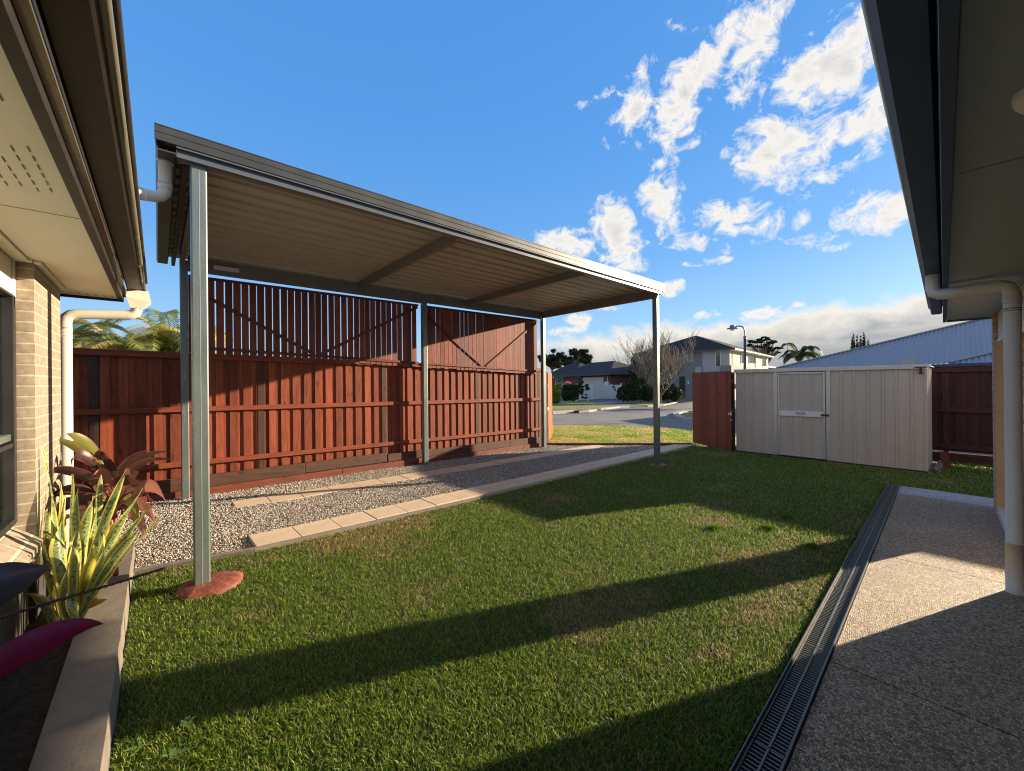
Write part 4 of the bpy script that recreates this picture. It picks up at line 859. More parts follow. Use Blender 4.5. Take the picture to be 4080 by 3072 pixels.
for q in ((560,330),(620,380),(500,240),(540,450)):
    b = MB(); b.tube([at(*R3(560,720), 3.0), at(*R3(555,560), 3.1), at(*R3(*q), 3.25)], [.017,.014,.011], 8); b.build('cane', M['cane'], cd, smooth=True)
fc = thing('cordyline', 'magenta and blue black cordyline reaching in at the left edge, nearest plant', 'plant', (-.62, 1.55, .08))
b = MB(); b.tube([(-.62,1.55,.05), (-.63,1.5,.45), (-.66,1.48,.85)], [.02,.018,.015], 8); b.build('cane', M['cane'], fc, smooth=True)
def fl(P, w, m_, tw, D):
    b = MB(); pts = [(-.655, 1.49, .80)]+[at(*R3(*p), d) for p, d in P]; pr_ = lambda t: (.3+.7*min(1, t*2.6))*(1 if t < .62 else max(.012, 1-((t-.62)/.38)**1.5))
    leaf(b, pts, w, Vector((0,0,1)), pr_, fold=.35, seg=22, twist=tw, wav=.02); b.build('leaf', M[m_], fc, smooth=True)
fl([((-180,1190), 1.00), ((80,1150), 1.12), ((330,930), 1.20), ((500,955), 1.28)], .085, 'cord_m', .15, 1.2)
fl([((-160,760), 1.05), ((60,760), 1.2), ((245,672), 1.34)], .135, 'cord_n', .2, 1.2)
b = MB(); P = [at(*R3(-60,945), 1.15), at(*R3(200,860), 1.3), at(*R3(500,778), 1.55), at(*R3(795,684), 1.9)]
L = [bez([P[0], P[1], P[2], P[3]], i/60) for i in range(61)]; b.tube([(-.655,1.49,.84)]+L, .0042, 6)
for i, c in enumerate(L[1:-1]):
    for s_ in (-1, 1): v = Vector((random.uniform(-1,1), random.uniform(-1,1), s_)).normalized()*.0075; b.tube([c, c+v], [.004, .0015], 5)
b.build('flower_stalk', M['stalk'], fc)
# ---- foliage clouds
def cloud(b_, blobs, n, size, flat=.0, shell=.55):
    V = []; tot = sum(r[0]*r[1]*r[2] for _, r in blobs)
    for c, r in blobs:
        k = max(6, int(n*r[0]*r[1]*r[2]/tot)); u = RNG.normal(size=(k, 3)); u /= np.linalg.norm(u, axis=1)[:, None]
        rad = RNG.uniform(shell**3, 1.05, (k, 1))**(1/3); V.append(np.array(c)+u*rad*np.array(r))
    P = np.concatenate(V); k = len(P); R = rotm(k); sz = RNG.uniform(.6, 1.35, (k, 1))*size
    a = R[:, :, 0]*sz; c2 = R[:, :, 1]*sz*.42; a[:, 2] *= (1-flat)
    return np.stack([P-a, P-a*.1+c2, P+a, P-a*.1-c2], 1).reshape(-1, 3), k
def foliage(name, blobs, n, size, mat, parent, flat=0., shell=.55):
    V, k = cloud(None, blobs, n, size, flat, shell)
    return np_mesh(name, V, np.arange(4*k), np.full(k, 4), M[mat], parent, off=rootloc(parent))
def tree(name, label, cat, base, trunk_h, blobs, n, size, mat, group=None, tr=.2, flat=0, shell=.5, bark='bark'):
    t = thing(name, label, cat, base, group); base = Vector(base)
    b = MB(); top = base+Vector((0,0,trunk_h)); b.tube([base-Vector((0,0,.3)), base.lerp(top, .5)+Vector((tr*.4,0,0)), top], [tr, tr*.75, tr*.5], 8)
    for c, r in blobs: c = Vector(c); b.tube([base.lerp(top, .75), top.lerp(c, .5)+Vector((0,0,-.1*r[2])), c], [tr*.45, tr*.28, tr*.08], 5)
    b.build('trunk', M[bark], t, smooth=True); foliage('crown', blobs, n, size, mat, t, flat, shell); return t
def blob(px, py, D, rx, rz, rd=None):                              # centre pixel, depth, radii in photo pixels
    k = D/FPX; c = at(px, py, D); return (tuple(c), (rx*k, (rd or rx)*k, rz*k))
def base_at(px, D, dz=0): p = at(px, 1520, D); return (p.x, p.y, S*p.x-.05+dz)
# palms and hedge behind the fence
def frond(b, base, tipdir, L, droop, n=26, ll=.42, w=.03, up=.75):
    base = Vector(base); tipdir = Vector(tipdir).normalized(); P = [base, base+tipdir*L*.35+Vector((0,0,L*up)), base+tipdir*L*.8+Vector((0,0,L*(up-.1))), base+tipdir*L*1.05+Vector((0,0,L*(up-droop)))]
    C = [bez(P, i/n) for i in range(n+1)]; b.tube(C[::2], [.018*(1-.8*i/(n/2)) for i in range(len(C[::2]))], 5, mi=0)
    for i in range(3, n):
        for h in (0, .5):
            t = (i+h)/n; c = bez(P, t); tg = (bez(P, min(1, t+.03))-bez(P, t-.03)).normalized(); sd = tg.cross(Vector((0,0,1))).normalized()
            l = ll*math.sin(math.pi*min(.97, t*.86+.16))*random.uniform(.85, 1.1)
            for s_ in (-1, 1):
                d0 = (tg*.55+sd*s_*.8+Vector((0,0,.25))).normalized(); q = c+d0*l*.55; r = q+(d0+Vector((0,0,-.75))).normalized()*l*.5
                wv = tg.cross(d0).cross(d0).normalized()*w/2; b.quad(c-wv*.5, c+wv*.5, q+wv, q-wv); b.tri(q-wv, q+wv, r)
def palm(label, base, top, nf, L, mats, seed, droop=.55, group=None, tr=.09, w=.036, ups=(.2,.8)):
    rr = random.Random(seed); t = thing('palm_tree', label, 'palm', base, group); base = Vector(base); top = Vector(top)
    b = MB(); b.tube([base, base.lerp(top, .5), top], [tr*1.2, tr, tr*.8], 8); b.build('trunk', M['bark'], t, smooth=True)
    for k in range(nf):
        a = 2*math.pi*k/nf+rr.uniform(-.3, .3); b = MB(); frond(b, top, (math.cos(a), math.sin(a), 0), L*rr.uniform(.8, 1.15), droop*rr.uniform(.7, 1.3), ll=L*.38, w=w, up=rr.uniform(*ups)); b.build('frond', M[mats[k % len(mats)]], t)
    return t
G_P = 'palms behind the left fence'
palm('golden palm behind the fence close to the left carport post', (.42, 17.1, -.1), (.42, 17.1, 2.7), 17, 1.8, ['palm','palm','palm_y'], 3, group=G_P)
palm('golden palm behind the fence seen under the left downpipe elbow', (-.67, 16.7, -.1), (-.67, 16.7, 2.35), 17, 1.7, ['palm_y','palm','palm'], 5, group=G_P)
palm('pale palm behind the fence showing just beside the brick wall', (-2.2, 17.7, -.1), (-2.2, 17.7, 2.55), 17, 1.8, ['palm','palm_y','palm'], 9, group=G_P)
hd = thing('hedge', 'dark green leafy hedge rising behind the left fence and palms', 'hedge', (-1.3, 18.2, -.1))
b = MB(); b.tube([(-1.3,18.2,-.2), (-1.3,18.2,1.8)], .06, 6); b.build('trunk', M['bark'], hd)
foliage('crown', [((-3.9+.8*i, 18.2+.4*math.sin(i*2), 1.7+.35*math.sin(i*1.7)), (.8,.9,1.35)) for i in range(8)], 19000, .095, 'hedge', hd)
b = MB(); # dry seed spray at the palm
bs = thing('seed_spray', 'pale dry tangle of palm flower stems above the left fence', 'palm flower', (-.95, 8.1, 2.0))
for k in range(24):
    a = random.uniform(0, 6.28); r = random.uniform(.05, .17); c = Vector((-.86, 8.2, 2.03)); b.tube([c, c+Vector((math.cos(a)*r*.6, math.sin(a)*r*.3,   .07+.06*random.random())), c+Vector((math.cos(a)*r*1.2, math.sin(a)*r*.5, random.uniform(-.02, .16)))], .0045, 4)
b.build('stems', MAT('dry_stem', (.50,.40,.30), .8, 0, .2, 9), bs)
# ================================================================ BACKGROUND
def ragged(bl, n, f, seed):
    r_ = random.Random(seed); out = []
    for c, r in bl:
        for k in range(n):
            u = Vector((r_.gauss(0,1), r_.gauss(0,1), r_.gauss(0,1))).normalized()*r_.uniform(.35, 1.08)
            g_ = f*r_.uniform(.6, 1.3); out.append(((c[0]+u.x*r[0], c[1]+u.y*r[1], c[2]+u.z*r[2]), (r[0]*g_, r[1]*g_, r[2]*g_*.8)))
    return out
def lat(px, D): return at(px, 1522, D)
class Fr:                                                          # local frame: u, v horizontal, z up
    def __init__(s, O, u): s.O = Vector((O[0], O[1], 0)); s.u = Vector((u[0], u[1], 0)).normalized(); s.v = Vector((-s.u.y, s.u.x, 0))
    def __call__(s, p): return s.O+s.u*p[0]+s.v*p[1]+Vector((0,0,p[2]))
def cam2w(l, D): return Vector((D*cw+l*sw, D*sw-l*cw, 0))
def hip(name, fr, L, Wd, z, rise, mat, parent, over=.5, thick=.18, fmat='charcoal'):
    a, c, e, f = (-over, -over), (L+over, -over), (L+over, Wd+over), (-over, Wd+over); hw = (Wd+2*over)/2
    if L >= Wd: r0, r1 = (-over+hw, Wd/2), (L+over-hw, Wd/2)
    else: hw = (L+2*over)/2; r0, r1 = (L/2, -over+hw), (L/2, Wd+over-hw)
    b = MB(fr); n = b.pts([(*a, z), (*c, z), (*e, z), (*f, z), (*r0, z+rise), (*r1, z+rise)])
    if L >= Wd: F = ((0,1,5,4), (1,2,5), (2,3,4,5), (3,0,4))
    else: F = ((0,1,4), (1,2,5,4), (2,3,5), (3,0,4,5))
    for q in F: b.face([n+i for i in q])
    o = b.build(name, M[mat], parent)
    b = MB(fr)
    for p, q in ((a, c), (c, e), (e, f), (f, a)): b.bar((*p, z-thick/2+.01), (*q, z-thick/2+.01), .12, thick)
    b.build('gutter', M[fmat], o); b = MB(fr); b.prism([a, c, e, f], z-.16, z-.15); b.build('eave_lining', M['white'], o); return o, (r0, r1)
def wall_window(fr, u0, u1, z0, z1, parent, face='v', off=0., depth=.06, pane='glass', frame='white'):
    """window on the wall v = off (face 'v') or u = off (face 'u'), facing the negative side"""
    def bx(b, a0, a1, d0, d1, q0, q1): b.box(a0, a1, d0, d1, q0, q1) if face == 'v' else b.box(d0, d1, a0, a1, q0, q1)
    b = MB(fr); g = .06
    for q in ((u0, u0+g, z0, z1), (u1-g, u1, z0, z1), (u0+g, u1-g, z0, z0+g), (u0+g, u1-g, z1-g, z1)): bx(b, q[0], q[1], off-depth, off-.002, q[2], q[3])
    w = b.build('window', M[frame], parent); b = MB(fr); bx(b, u0+g, u1-g, off-.03, off-.004, z0+g, z1-g); b.build('pane', M[pane], w); return w
def on_wall(px, py, fr, face, off=0.):
    d = ray(px, py); ax = fr.v if face == 'v' else fr.u; t = (off-(CAM-fr.O).dot(ax))/d.dot(ax); p = CAM+d*t-fr.O
    return (p.dot(fr.u) if face == 'v' else p.dot(fr.v)), p.z
# ---- two storey house
A = cam2w(24.4, 44); Cc = cam2w(24.4+15.5, 44+17); u = (Cc-A)
f2 = Fr(A, u); h2 = thing('two_storey_house', 'two storey cream and grey house with dark tiled hip roof', 'house', (A.x, A.y, -.5))
fb = lambda u0, u1, v0, v1, z0, z1, m_, nm, p=None: MB(f2).box(u0, u1, v0, v1, z0, z1).build(nm, M[m_], p or h2)
L2, W2 = 22., 11.5
fb(.5, L2, .5, W2, -.9, 5.0, 'wall_cream', 'wall'); fb(.47, .498, .55, 3.38, 2.3, 5.0, 'wall_shade', 'front_panel')
fb(.44, .498, 3.4, W2, -.9, 4.9, 'wall_grey', 'front_panel'); fb(.30, .498, .55, 3.38, -.9, 2.25, 'wall_grey', 'ground_floor_panel')
fb(.36, .44, 8.6, 9.6, 3.0, 4.9, 'wall_cream', 'front_panel')
hip('roof', f2, L2, W2, 5.15, 2.35, 'tile2', h2, over=.15)
def w2(px0, py0, px1, py1, face, off, pane='glass'):
    a0, z1 = on_wall(px0, py0, f2, face, off); a1, z0 = on_wall(px1, py1, f2, face, off)
    return wall_window(f2, min(a0, a1), max(a0, a1), min(z0, z1), max(z0, z1), h2, face, off, .08, pane)
w2(2851, 1398, 2873, 1462, 'u', .47); w2(2740, 1410, 2762, 1440, 'u', .44); w2(2555, 1400, 2600, 1470, 'u', .44)
w2(2950, 1407, 2965, 1451, 'v', .5); w2(2981, 1412, 3008, 1452, 'v', .5); w2(3036, 1422, 3052, 1462, 'v', .5)
a0, z1 = on_wall(2707, 1500, f2, 'u', .44); a1, z0 = on_wall(2730, 1580, f2, 'u', .44); fb(.38, .438, min(a0,a1), max(a0,a1), z0, z1, 'dark', 'door')
a0, z1 = on_wall(2914, 1455, f2, 'v', -.6); a1, _ = on_wall(3020, 1455, f2, 'v', -.6); fb(a0, a1, -.6, .498, 1.2, z1, 'wall_grey', 'balcony')
b = MB(f2); b.tube([(1.5,.42,0), (1.5,.42,4.9)], .05, 8); b.tube([(13.,.42,0), (13.,.42,4.9)], .05, 8); b.build('downpipe', M['soffit'], h2)
fb(.25, .438, 3.42, 4.1, -.9, 3.2, 'wall_shade', 'porch_column'); b = MB(f2); b.box(.40,.438, 4.9,5.05, 1.2,1.6); b.build('wall_lamp', M['lamp_lens'], h2)
# ---- low brick house on the left
FR_, FL_ = cam2w(12.9, 52.6), cam2w(7.05, 65); f1 = Fr(FL_, FR_-FL_); L1 = (FR_-FL_).length
h1 = thing('low_brick_house', 'single storey red brick house with grey hip roof behind white fence', 'house', (FL_.x, FL_.y, -.6))
MB(f1).box(.5, L1-.5, .5, 8, -.9, 2.35).build('wall', M['redbrick'], h1)
hip('roof', f1, L1, 8.5, 2.62, 2.0, 'tile1', h1, over=.3)
a0, z1 = on_wall(2322, 1504, f1, 'v', .42); a1, z0 = on_wall(2405, 1530, f1, 'v', .42); MB(f1).box(a0, a1, .42, .498, -.6, z1).build('garage_door', M['garage'], h1)
a0, z1 = on_wall(2212, 1506, f1, 'v', .42); a1, z0 = on_wall(2240, 1530, f1, 'v', .42); wall_window(f1, a0, a1, .2, z1, h1, 'v', .498)
a0, z1 = on_wall(2409, 1506, f1, 'v', .30); MB(f1).tube([(a0+.5, .40, -.5), (a0+.5, .40, 2.3)], .06, 8).build('downpipe', M['white'], h1)
MB(f1).box(a0+.15, a0+.75, .2, .495, 1.05, 1.6).build('wall_unit', M['white'], h1)
f1b = Fr(f1((-7, 2.2, 0)), f1.u); MB(f1b).box(.5, 9, .5, 6, -.9, 2.3).build('wing_wall', M['redbrick'], h1); o, _ = hip('wing_roof', f1b, 9.5, 6.5, 2.7, 2.2, 'tile1', h1, over=.3)
# polycarbonate panel behind the ridge
MB(f1).bar((2.5, 5.2, 4.05), (7.5, 5.2, 4.05), 1.6, .04).build('patio_roof', M['green_box'] if 0 else M['roofgrey'], h1)
# ---- white slat fence
wf = thing('white_fence', 'white horizontal slat fence and gate across the street', 'fence', tuple(gnd(2390, 1592)))
P0, P1, P2 = gnd(2300, 1597), gnd(2410, 1589), gnd(2475, 1589)
for a, c, nm in ((P0, P1, 'slat_panel'), (P1, P2, 'gate_panel')):
    b = MB()
    for k in range(13): z = .10+.132*k; b.bar(a+Vector((0,0,z)), c+Vector((0,0,z)), .03, .118)
    b.build(nm, M['white'], wf)
for p, hh in ((P0, 1.85), (P0.lerp(P1, .5), 1.8), (P1, 1.95), (P1.lerp(P2, .4), 1.85), (P2, 1.95)):
    b = MB(); v = (CAM-p).normalized()*.08; b.tube([p+v, p+v+Vector((0,0,hh))], .09, 4); b.build('post', M['white'], wf)
b = MB(); q = P1.lerp(P2, .55)+Vector((0,0,1.35)); v = (CAM-q).normalized()*.10; b.tube([q+v, q+v+Vector((0,0,.28))], .12, 6); b.tube([q+v+Vector((.25,0,-.35)), q+v+Vector((.25,0,-.05))], .13, 6); b.build('letter_decoration', M['green_box'] if 0 else M['dark'], wf)
# ---- letterbox, service box, bollard
p = gnd(2664, 1602); b = MB(); b.box(p.x-.2, p.x+.2, p.y-.2, p.y+.2, p.z, p.z+.62); b.box(p.x-.22, p.x+.22, p.y-.22, p.y+.22, p.z+.63, p.z+1.02); tag(b.build('letterbox', M['wall_shade'], bevel=.01), 'grey rendered letterbox pillar beside the second driveway', 'letterbox')
p = gnd(2512, 1596); b = MB(); b.box(p.x-.22, p.x+.22, p.y-.22, p.y+.22, p.z, p.z+.42); b.prism([(p.x-.25,p.y-.25),(p.x+.25,p.y-.25),(p.x+.25,p.y+.25),(p.x-.25,p.y+.25)], p.z+.42, p.z+.5); tag(b.build('service_box', M['green_box'], bevel=.02), 'small green service box in front of the dark shrubs', 'service box')
p = gnd(2342, 1598); b = MB(); b.tube([p, p+Vector((0,0,.28))], .06, 8); tag(b.build('bollard', M['white']), 'tiny white post on the far verge beside the dark driveway', 'bollard')
# ---- street lamp
D = 28; p = lat(2966, D); k = D/FPX
sl = thing('street_lamp', 'grey street lamp with a round hat shaped head above the shed', 'street lamp', (p.x, p.y, S*p.x-.3))
P = [(2968,1520),(2968,1345),(2968,1325),(2964,1308),(2956,1300),(2945,1299),(2937,1300)]
b = MB(); b.tube([(p.x, p.y, S*p.x-.3)]+[at(2968, 1345, D)], .085, 12); b.build('post', M['lamp_metal'], sl, smooth=True)
b = MB(); b.tube([at(*q, D) for q in P[1:]]+[at(2922, 1303, D)], .045, 10); b.tube([at(2968,1350,D), at(2968,1340,D)], .10, 12); b.build('arm', M['lamp_metal'], sl, smooth=True)
c = at(2918, 1306, D); b = MB(); n = 20; idx = []
for r, z in ((.02,.20), (.13,.19), (.17,.12), (.17,.03), (.36,-.04), (.37,-.07), (.15,-.08)): idx.append(b.pts([(c.x+r*math.cos(2*math.pi*j/n), c.y+r*math.sin(2*math.pi*j/n), c.z+z) for j in range(n)]))
for i in range(len(idx)-1):
    for j in range(n): j2 = (j+1) % n; b.face((idx[i]+j, idx[i]+j2, idx[i+1]+j2, idx[i+1]+j))
b.build('lamp_head', M['lamp_metal'], sl, smooth=True); b = MB(); b.disc(c, .13, c.z-.19, c.z-.07, 12); b.build('lamp_glass', M['lamp_lens'], sl)
# ---- neighbour with the corrugated roof
HK = 1.486; X0, YL, Z0, KS = 26.0, 6.95, 2.24, .335
nb = thing('corrugated_roof_house', 'house with blue grey corrugated hip roof behind the shed', 'house', (30, 0, -.4))
def corr(name, X0, YL, Z0, y1, depth, K=KS):
    pit = .16; ys = np.arange(y1, YL, pit/6); zz = .02*np.cos(ys*2*np.pi/pit); b = MB(); xe = [X0+max(.0, min(depth, YL-y)) for y in ys]
    n = b.pts([(X0, y, Z0+z) for y, z in zip(ys, zz)]+[(x, y, Z0+z+K*(x-X0)) for x, y, z in zip(xe, ys, zz)]); k_ = len(ys)
    for j in range(k_-1): b.face((n+j, n+j+1, n+k_+j+1, n+k_+j))
    r = b.build(name, M['roofgrey'], nb, smooth=True)
    b = MB(); b.bar((X0-.06, y1, Z0-.09), (X0-.06, YL, Z0-.09), .10, .15); b.build('gutter', M['navy'], r)
    b = MB(); b.tube([(X0, YL, Z0+.03), (X0+depth, YL-depth, Z0+K*depth+.03)], .055, 6); b.build('ridge_cap', M['roofgrey'], r); return r
corr('roof', X0, YL, Z0, -16, 9.0); corr('porch_roof', 23.5, .34, 2.2, -12, 4.0)
b = MB(); n = b.pts([(X0, YL, Z0), (X0+18, YL, Z0), (X0+9, YL-9, Z0+KS*9)]); b.face((n, n+1, n+2)); b.build('side_roof', M['roofgrey'], nb)
MB().box(X0+.45, X0+17, -16, YL-.5, -.5, Z0-.08).build('wall', M['wall_shade'], nb); MB().box(23.9, X0+.44, -12, -.2, -.5, 2.1).build('porch_wall', M['wall_shade'], nb)
q = onp = None
d = ray(3623, 1446); tq = (25.4-0)/d.x; q = CAM+d*tq; MB().box(q.x-.1, q.x+.55, q.y-.25, q.y+.25, 1.7, q.z+.19).build('vent_box', M['wall_shade'], nb, bevel=.01)
# ---- pale house further back
f3 = Fr(cam2w(38, 62), f2.u); h3 = thing('pale_house', 'pale house with a light metal roof behind the small palm', 'house', tuple(f3((0,0,-.8))))
MB(f3).box(0, 16, 0, 10, -1, 3.6).build('wall', M['wall_shade'], h3); hip('roof', f3, 16, 10, 3.9, 1.9, 'roofgrey', h3, over=.4, fmat='white')
wall_window(f3, 1.0, 2.2, 1.4, 3.2, h3, 'u', 0.); wall_window(f3, 5, 6.3, 1.8, 3.2, h3, 'u', 0.); wall_window(f3, 2, 4, 1.6, 3.2, h3, 'v', 0.)
b = MB(); c = at(3137, 1400, 64); b.tube([c, c+Vector((0,0,1.2))], .04, 4)
for k_ in (-.8, 0): b.bar(c+RIGHT*-.7+Vector((0,0,1.1+k_*.2)), c+RIGHT*.7+Vector((0,0,1.15+k_*.2)), .04, .04)
tag(b.build('tv_antenna', M['lamp_metal']), 'thin television antenna above the pale house roof', 'antenna')
# ---- trees
G_T = 'distant trees on the skyline'
tree('gum_tree', 'dark gum tree on the skyline just right of the fence end post', 'tree', base_at(2200, 92), 7, ragged([blob(2180,1425,92,36,26), blob(2215,1410,92,28,22), blob(2240,1432,92,26,20), blob(2200,1450,92,40,14), blob(2255,1448,92,14,12)], 9, .30, 5200), 5200, .42, 'gum', G_T, .35, shell=.1)
tree('gum_tree', 'rounded dark gum tree above the low brick house roof', 'tree', base_at(2308, 90), 7.5, ragged([blob(2302,1400,90,34,18), blob(2284,1420,90,20,17), blob(2330,1424,90,22,16), blob(2318,1442,90,22,8), blob(2345,1438,90,12,12), blob(2268,1444,90,14,9), blob(2350,1420,90,10,6)], 9, .30, 5200), 5200, .40, 'gum', G_T, .35, shell=.1)
tree('gum_tree', 'small distant tree right of the low brick house ridge', 'tree', base_at(2465, 110), 4, ragged([blob(2462,1464,110,24,10), blob(2480,1470,110,18,10), blob(2446,1472,110,12,7)], 9, .30, 1700), 1700, .42, 'gum', G_T, .3, shell=.1)
tree('gum_tree', 'flat layered tree between the two storey house and small palm', 'tree', base_at(3048, 80), 6.5, ragged([blob(3048,1348,80,22,8), blob(3010,1360,80,26,7), blob(3075,1364,80,22,8), blob(3040,1378,80,38,8), blob(3092,1388,80,18,7), blob(2990,1376,80,16,6), blob(3060,1396,80,30,8), blob(3100,1404,80,8,5)], 9, .30, 3900), 3900, .34, 'gum', G_T, .35, flat=.6, shell=.1)
for i, (px, top, w_, lab) in enumerate(((3401,1326,8,'tallest cypress, leftmost of the five above the corrugated roof'), (3417,1338,6,'thin cypress, second from the left above the corrugated roof'), (3431,1337,6,'middle cypress of the five above the corrugated roof'), (3444,1325,7,'tall pointed cypress, fourth from the left above the corrugated roof'), (3460,1352,7,'shortest faint cypress, rightmost above the corrugated roof'))):
    D = 52; k = D/FPX; b0 = base_at(px, D); zt_ = at(px, top, D).z; t = thing('cypress_tree', lab, 'tree', b0, 'cypress trees above the corrugated roof')
    MB().tube([b0, (b0[0], b0[1], zt_-1)], .1, 6).build('trunk', M['bark'], t)
    foliage('crown', [((b0[0], b0[1], zt_-.35-.55*j), (w_*k*min(1, .35+.2*j), w_*k*min(1, .35+.2*j), .5)) for j in range(8)], 900, .14, 'cypress', t)
D = 33; c = at(3185, 1428, D); palm('small dark palm standing above the corrugated roof edge', base_at(3185, D), tuple(c), 16, 1.5, ['palm_d'], 21, droop=.6, tr=.12, w=.055, ups=(.05, 1.0))
# near-street planting
tree('round_shrub', 'lime green rounded shrub beside the open left gate', 'shrub', tuple(gnd(2222, 1605)), .6, [blob(2216,1565,34,20,26), blob(2212,1590,34,24,18), blob(2226,1545,34,12,16)], 3600, .085, 'lime', None, .06)
hg = thing('hedge', 'dark trimmed hedge in front of the low brick house', 'hedge', tuple(gnd(2270, 1598)))
MB().tube([gnd(2270,1600), gnd(2270,1600)+Vector((0,0,1))], .05, 5).build('trunk', M['bark'], hg)
foliage('crown', [blob(2250+9*i, 1564+2*math.sin(i*2), 38-.1*i, 12, 33) for i in range(6)], 5200, .10, 'shrub', hg, shell=.3)
foliage('blossom', [blob(2262,1526,38,14,5), blob(2248,1532,38,8,4)], 160, .09, 'pinkfl', hg)
tree('young_tree', 'slender young tree in front of the white slat fence', 'tree', tuple(gnd(2305, 1603)), 1.3, ragged([blob(2322,1555,37,18,20), blob(2314,1530,37,13,18), blob(2336,1545,37,14,16), blob(2308,1510,37,7,10), blob(2330,1580,37,12,9)], 8, .35, 4), 1500, .095, 'shrub', None, .04)
for lab, bl, nn, fx, D_ in (('low dark bush at the right end of the white fence', [blob(2480,1568,38,22,28), blob(2495,1580,38,16,18)], 2600, 2482, 38),
    ('dense dark shrubs left of the grey letterbox under the bare tree', [blob(2540,1555,38,36,38), blob(2580,1565,38,38,34), blob(2505,1545,38,24,26), blob(2555,1520,38,22,18), blob(2520,1570,38,26,26)], 9000, 2550, 38),
    ('broad dark shrub behind the grey letterbox', [blob(2650,1560,39,36,30), blob(2690,1570,39,28,28), blob(2625,1575,39,26,22), blob(2668,1535,39,20,12)], 7000, 2660, 39),
    ('tall dark conifer at the left corner of the two storey house', [blob(2528,1440,46,14,24), blob(2524,1470,46,20,22), blob(2535,1500,46,26,24), blob(2545,1430,46,8,8)], 3600, 2530, 46)):
    tree('shrub', lab, 'shrub', base_at(fx, D_), .8, bl+ragged(bl, 7, .38, fx), nn, .11, 'shrub', None, .06)
# ---- bare tree
bt = thing('bare_tree', 'leafless tree with a dense fan of thin upright twigs', 'tree', tuple(gnd(2628, 1606)))
rr = random.Random(5); base = gnd(2628, 1606); b = MB()
def grow(p, d, L, r, lev):
    seg = 3; P = [p]; q = p; dd = d.copy()
    for i in range(seg):
        dd = (dd+Vector((rr.uniform(-.16,.16), rr.uniform(-.16,.16), .10 if lev < 3 else .16))).normalized(); q = q+dd*L/seg; P.append(q)
    b.tube(P, [r, r*.85, r*.7, r*.5], 5 if lev < 2 else 3, cap=False)
    if lev >= 4: return
    for k in range((5, 4, 4, 3)[lev]):
        j = rr.choice((1, 2, 3, 3)); s_ = P[j]; side = Vector((rr.uniform(-1,1), rr.uniform(-1,1), rr.uniform(-.1,.5))).normalized()
        nd = (dd*(.55 if lev < 1 else .75)+side*(.85 if lev < 2 else .6)).normalized(); grow(s_, nd, L*rr.uniform(.62, .9), max(.013, r*.5), lev+1)
for k in range(7):
    a = 2*math.pi*k/7+rr.uniform(-.3, .3); grow(base+Vector((0,0,.5)), Vector((math.cos(a)*.75, math.sin(a)*.75, .75)).normalized(), 2.25, .085, 0)
b.tube([base-Vector((0,0,.3)), base+Vector((0,0,.7))], [.2, .16], 8); b.build('branches', M['twig'], bt)
# far tree line closing the horizon
tl = []
for i in range(46):
    px = -1200+150*i; D = 150+30*math.sin(i*1.7); tl.append(blob(px, 1512, D, 100, 16+8*math.sin(i*2.3), 60))
V, k = cloud(None, tl, 15000, 1.3); o = np_mesh('treeline', V, np.arange(4*k), np.full(k, 4), M['gum']); tag(o, 'dark line of distant trees along the horizon', 'trees', kind='stuff')
# ================================================================ SKY, SUN, CAMERA
SUNV = Vector((1, -.40, .265)).normalized(); ELEV = math.asin(SUNV.z); AZ = math.atan2(SUNV.x, SUNV.y)
w = bpy.data.worlds.new('World'); SC.world = w; w.use_nodes = True; t = w.node_tree
for n in list(t.nodes): t.nodes.remove(n)
wo = N(t, 'OutputWorld'); bg = N(t, 'Background'); t.links.new(bg.outputs[0], wo.inputs[0])
sky = N(t, 'TexSky'); sky.sky_type = 'NISHITA'; sky.sun_disc = False; sky.sun_elevation = ELEV; sky.sun_rotation = AZ; sky.altitude = 20; sky.air_density = 1.; sky.dust_density = .6; sky.ozone_density = 2.2
SKYK = .15
bg.inputs['Strength'].default_value = SKYK
g = N(t, 'TexCoord'); nrm = N(t, 'VectorMath', operation='NORMALIZE'); t.links.new(g.outputs['Generated'], nrm.inputs[0]); vec = nrm.outputs[0]
sp_ = N(t, 'SeparateXYZ'); t.links.new(vec, sp_.inputs[0])
az = mathn(t, 'ARCTAN2', sp_.outputs[1], sp_.outputs[0]); el = mathn(t, 'ARCSINE', sp_.outputs[2])
R2D = 180/math.pi; azd = mathn(t, 'MULTIPLY', az, R2D); eld = mathn(t, 'MULTIPLY', el, R2D)
uv = N(t, 'CombineXYZ'); t.links.new(azd, uv.inputs[0]); t.links.new(eld, uv.inputs[1])
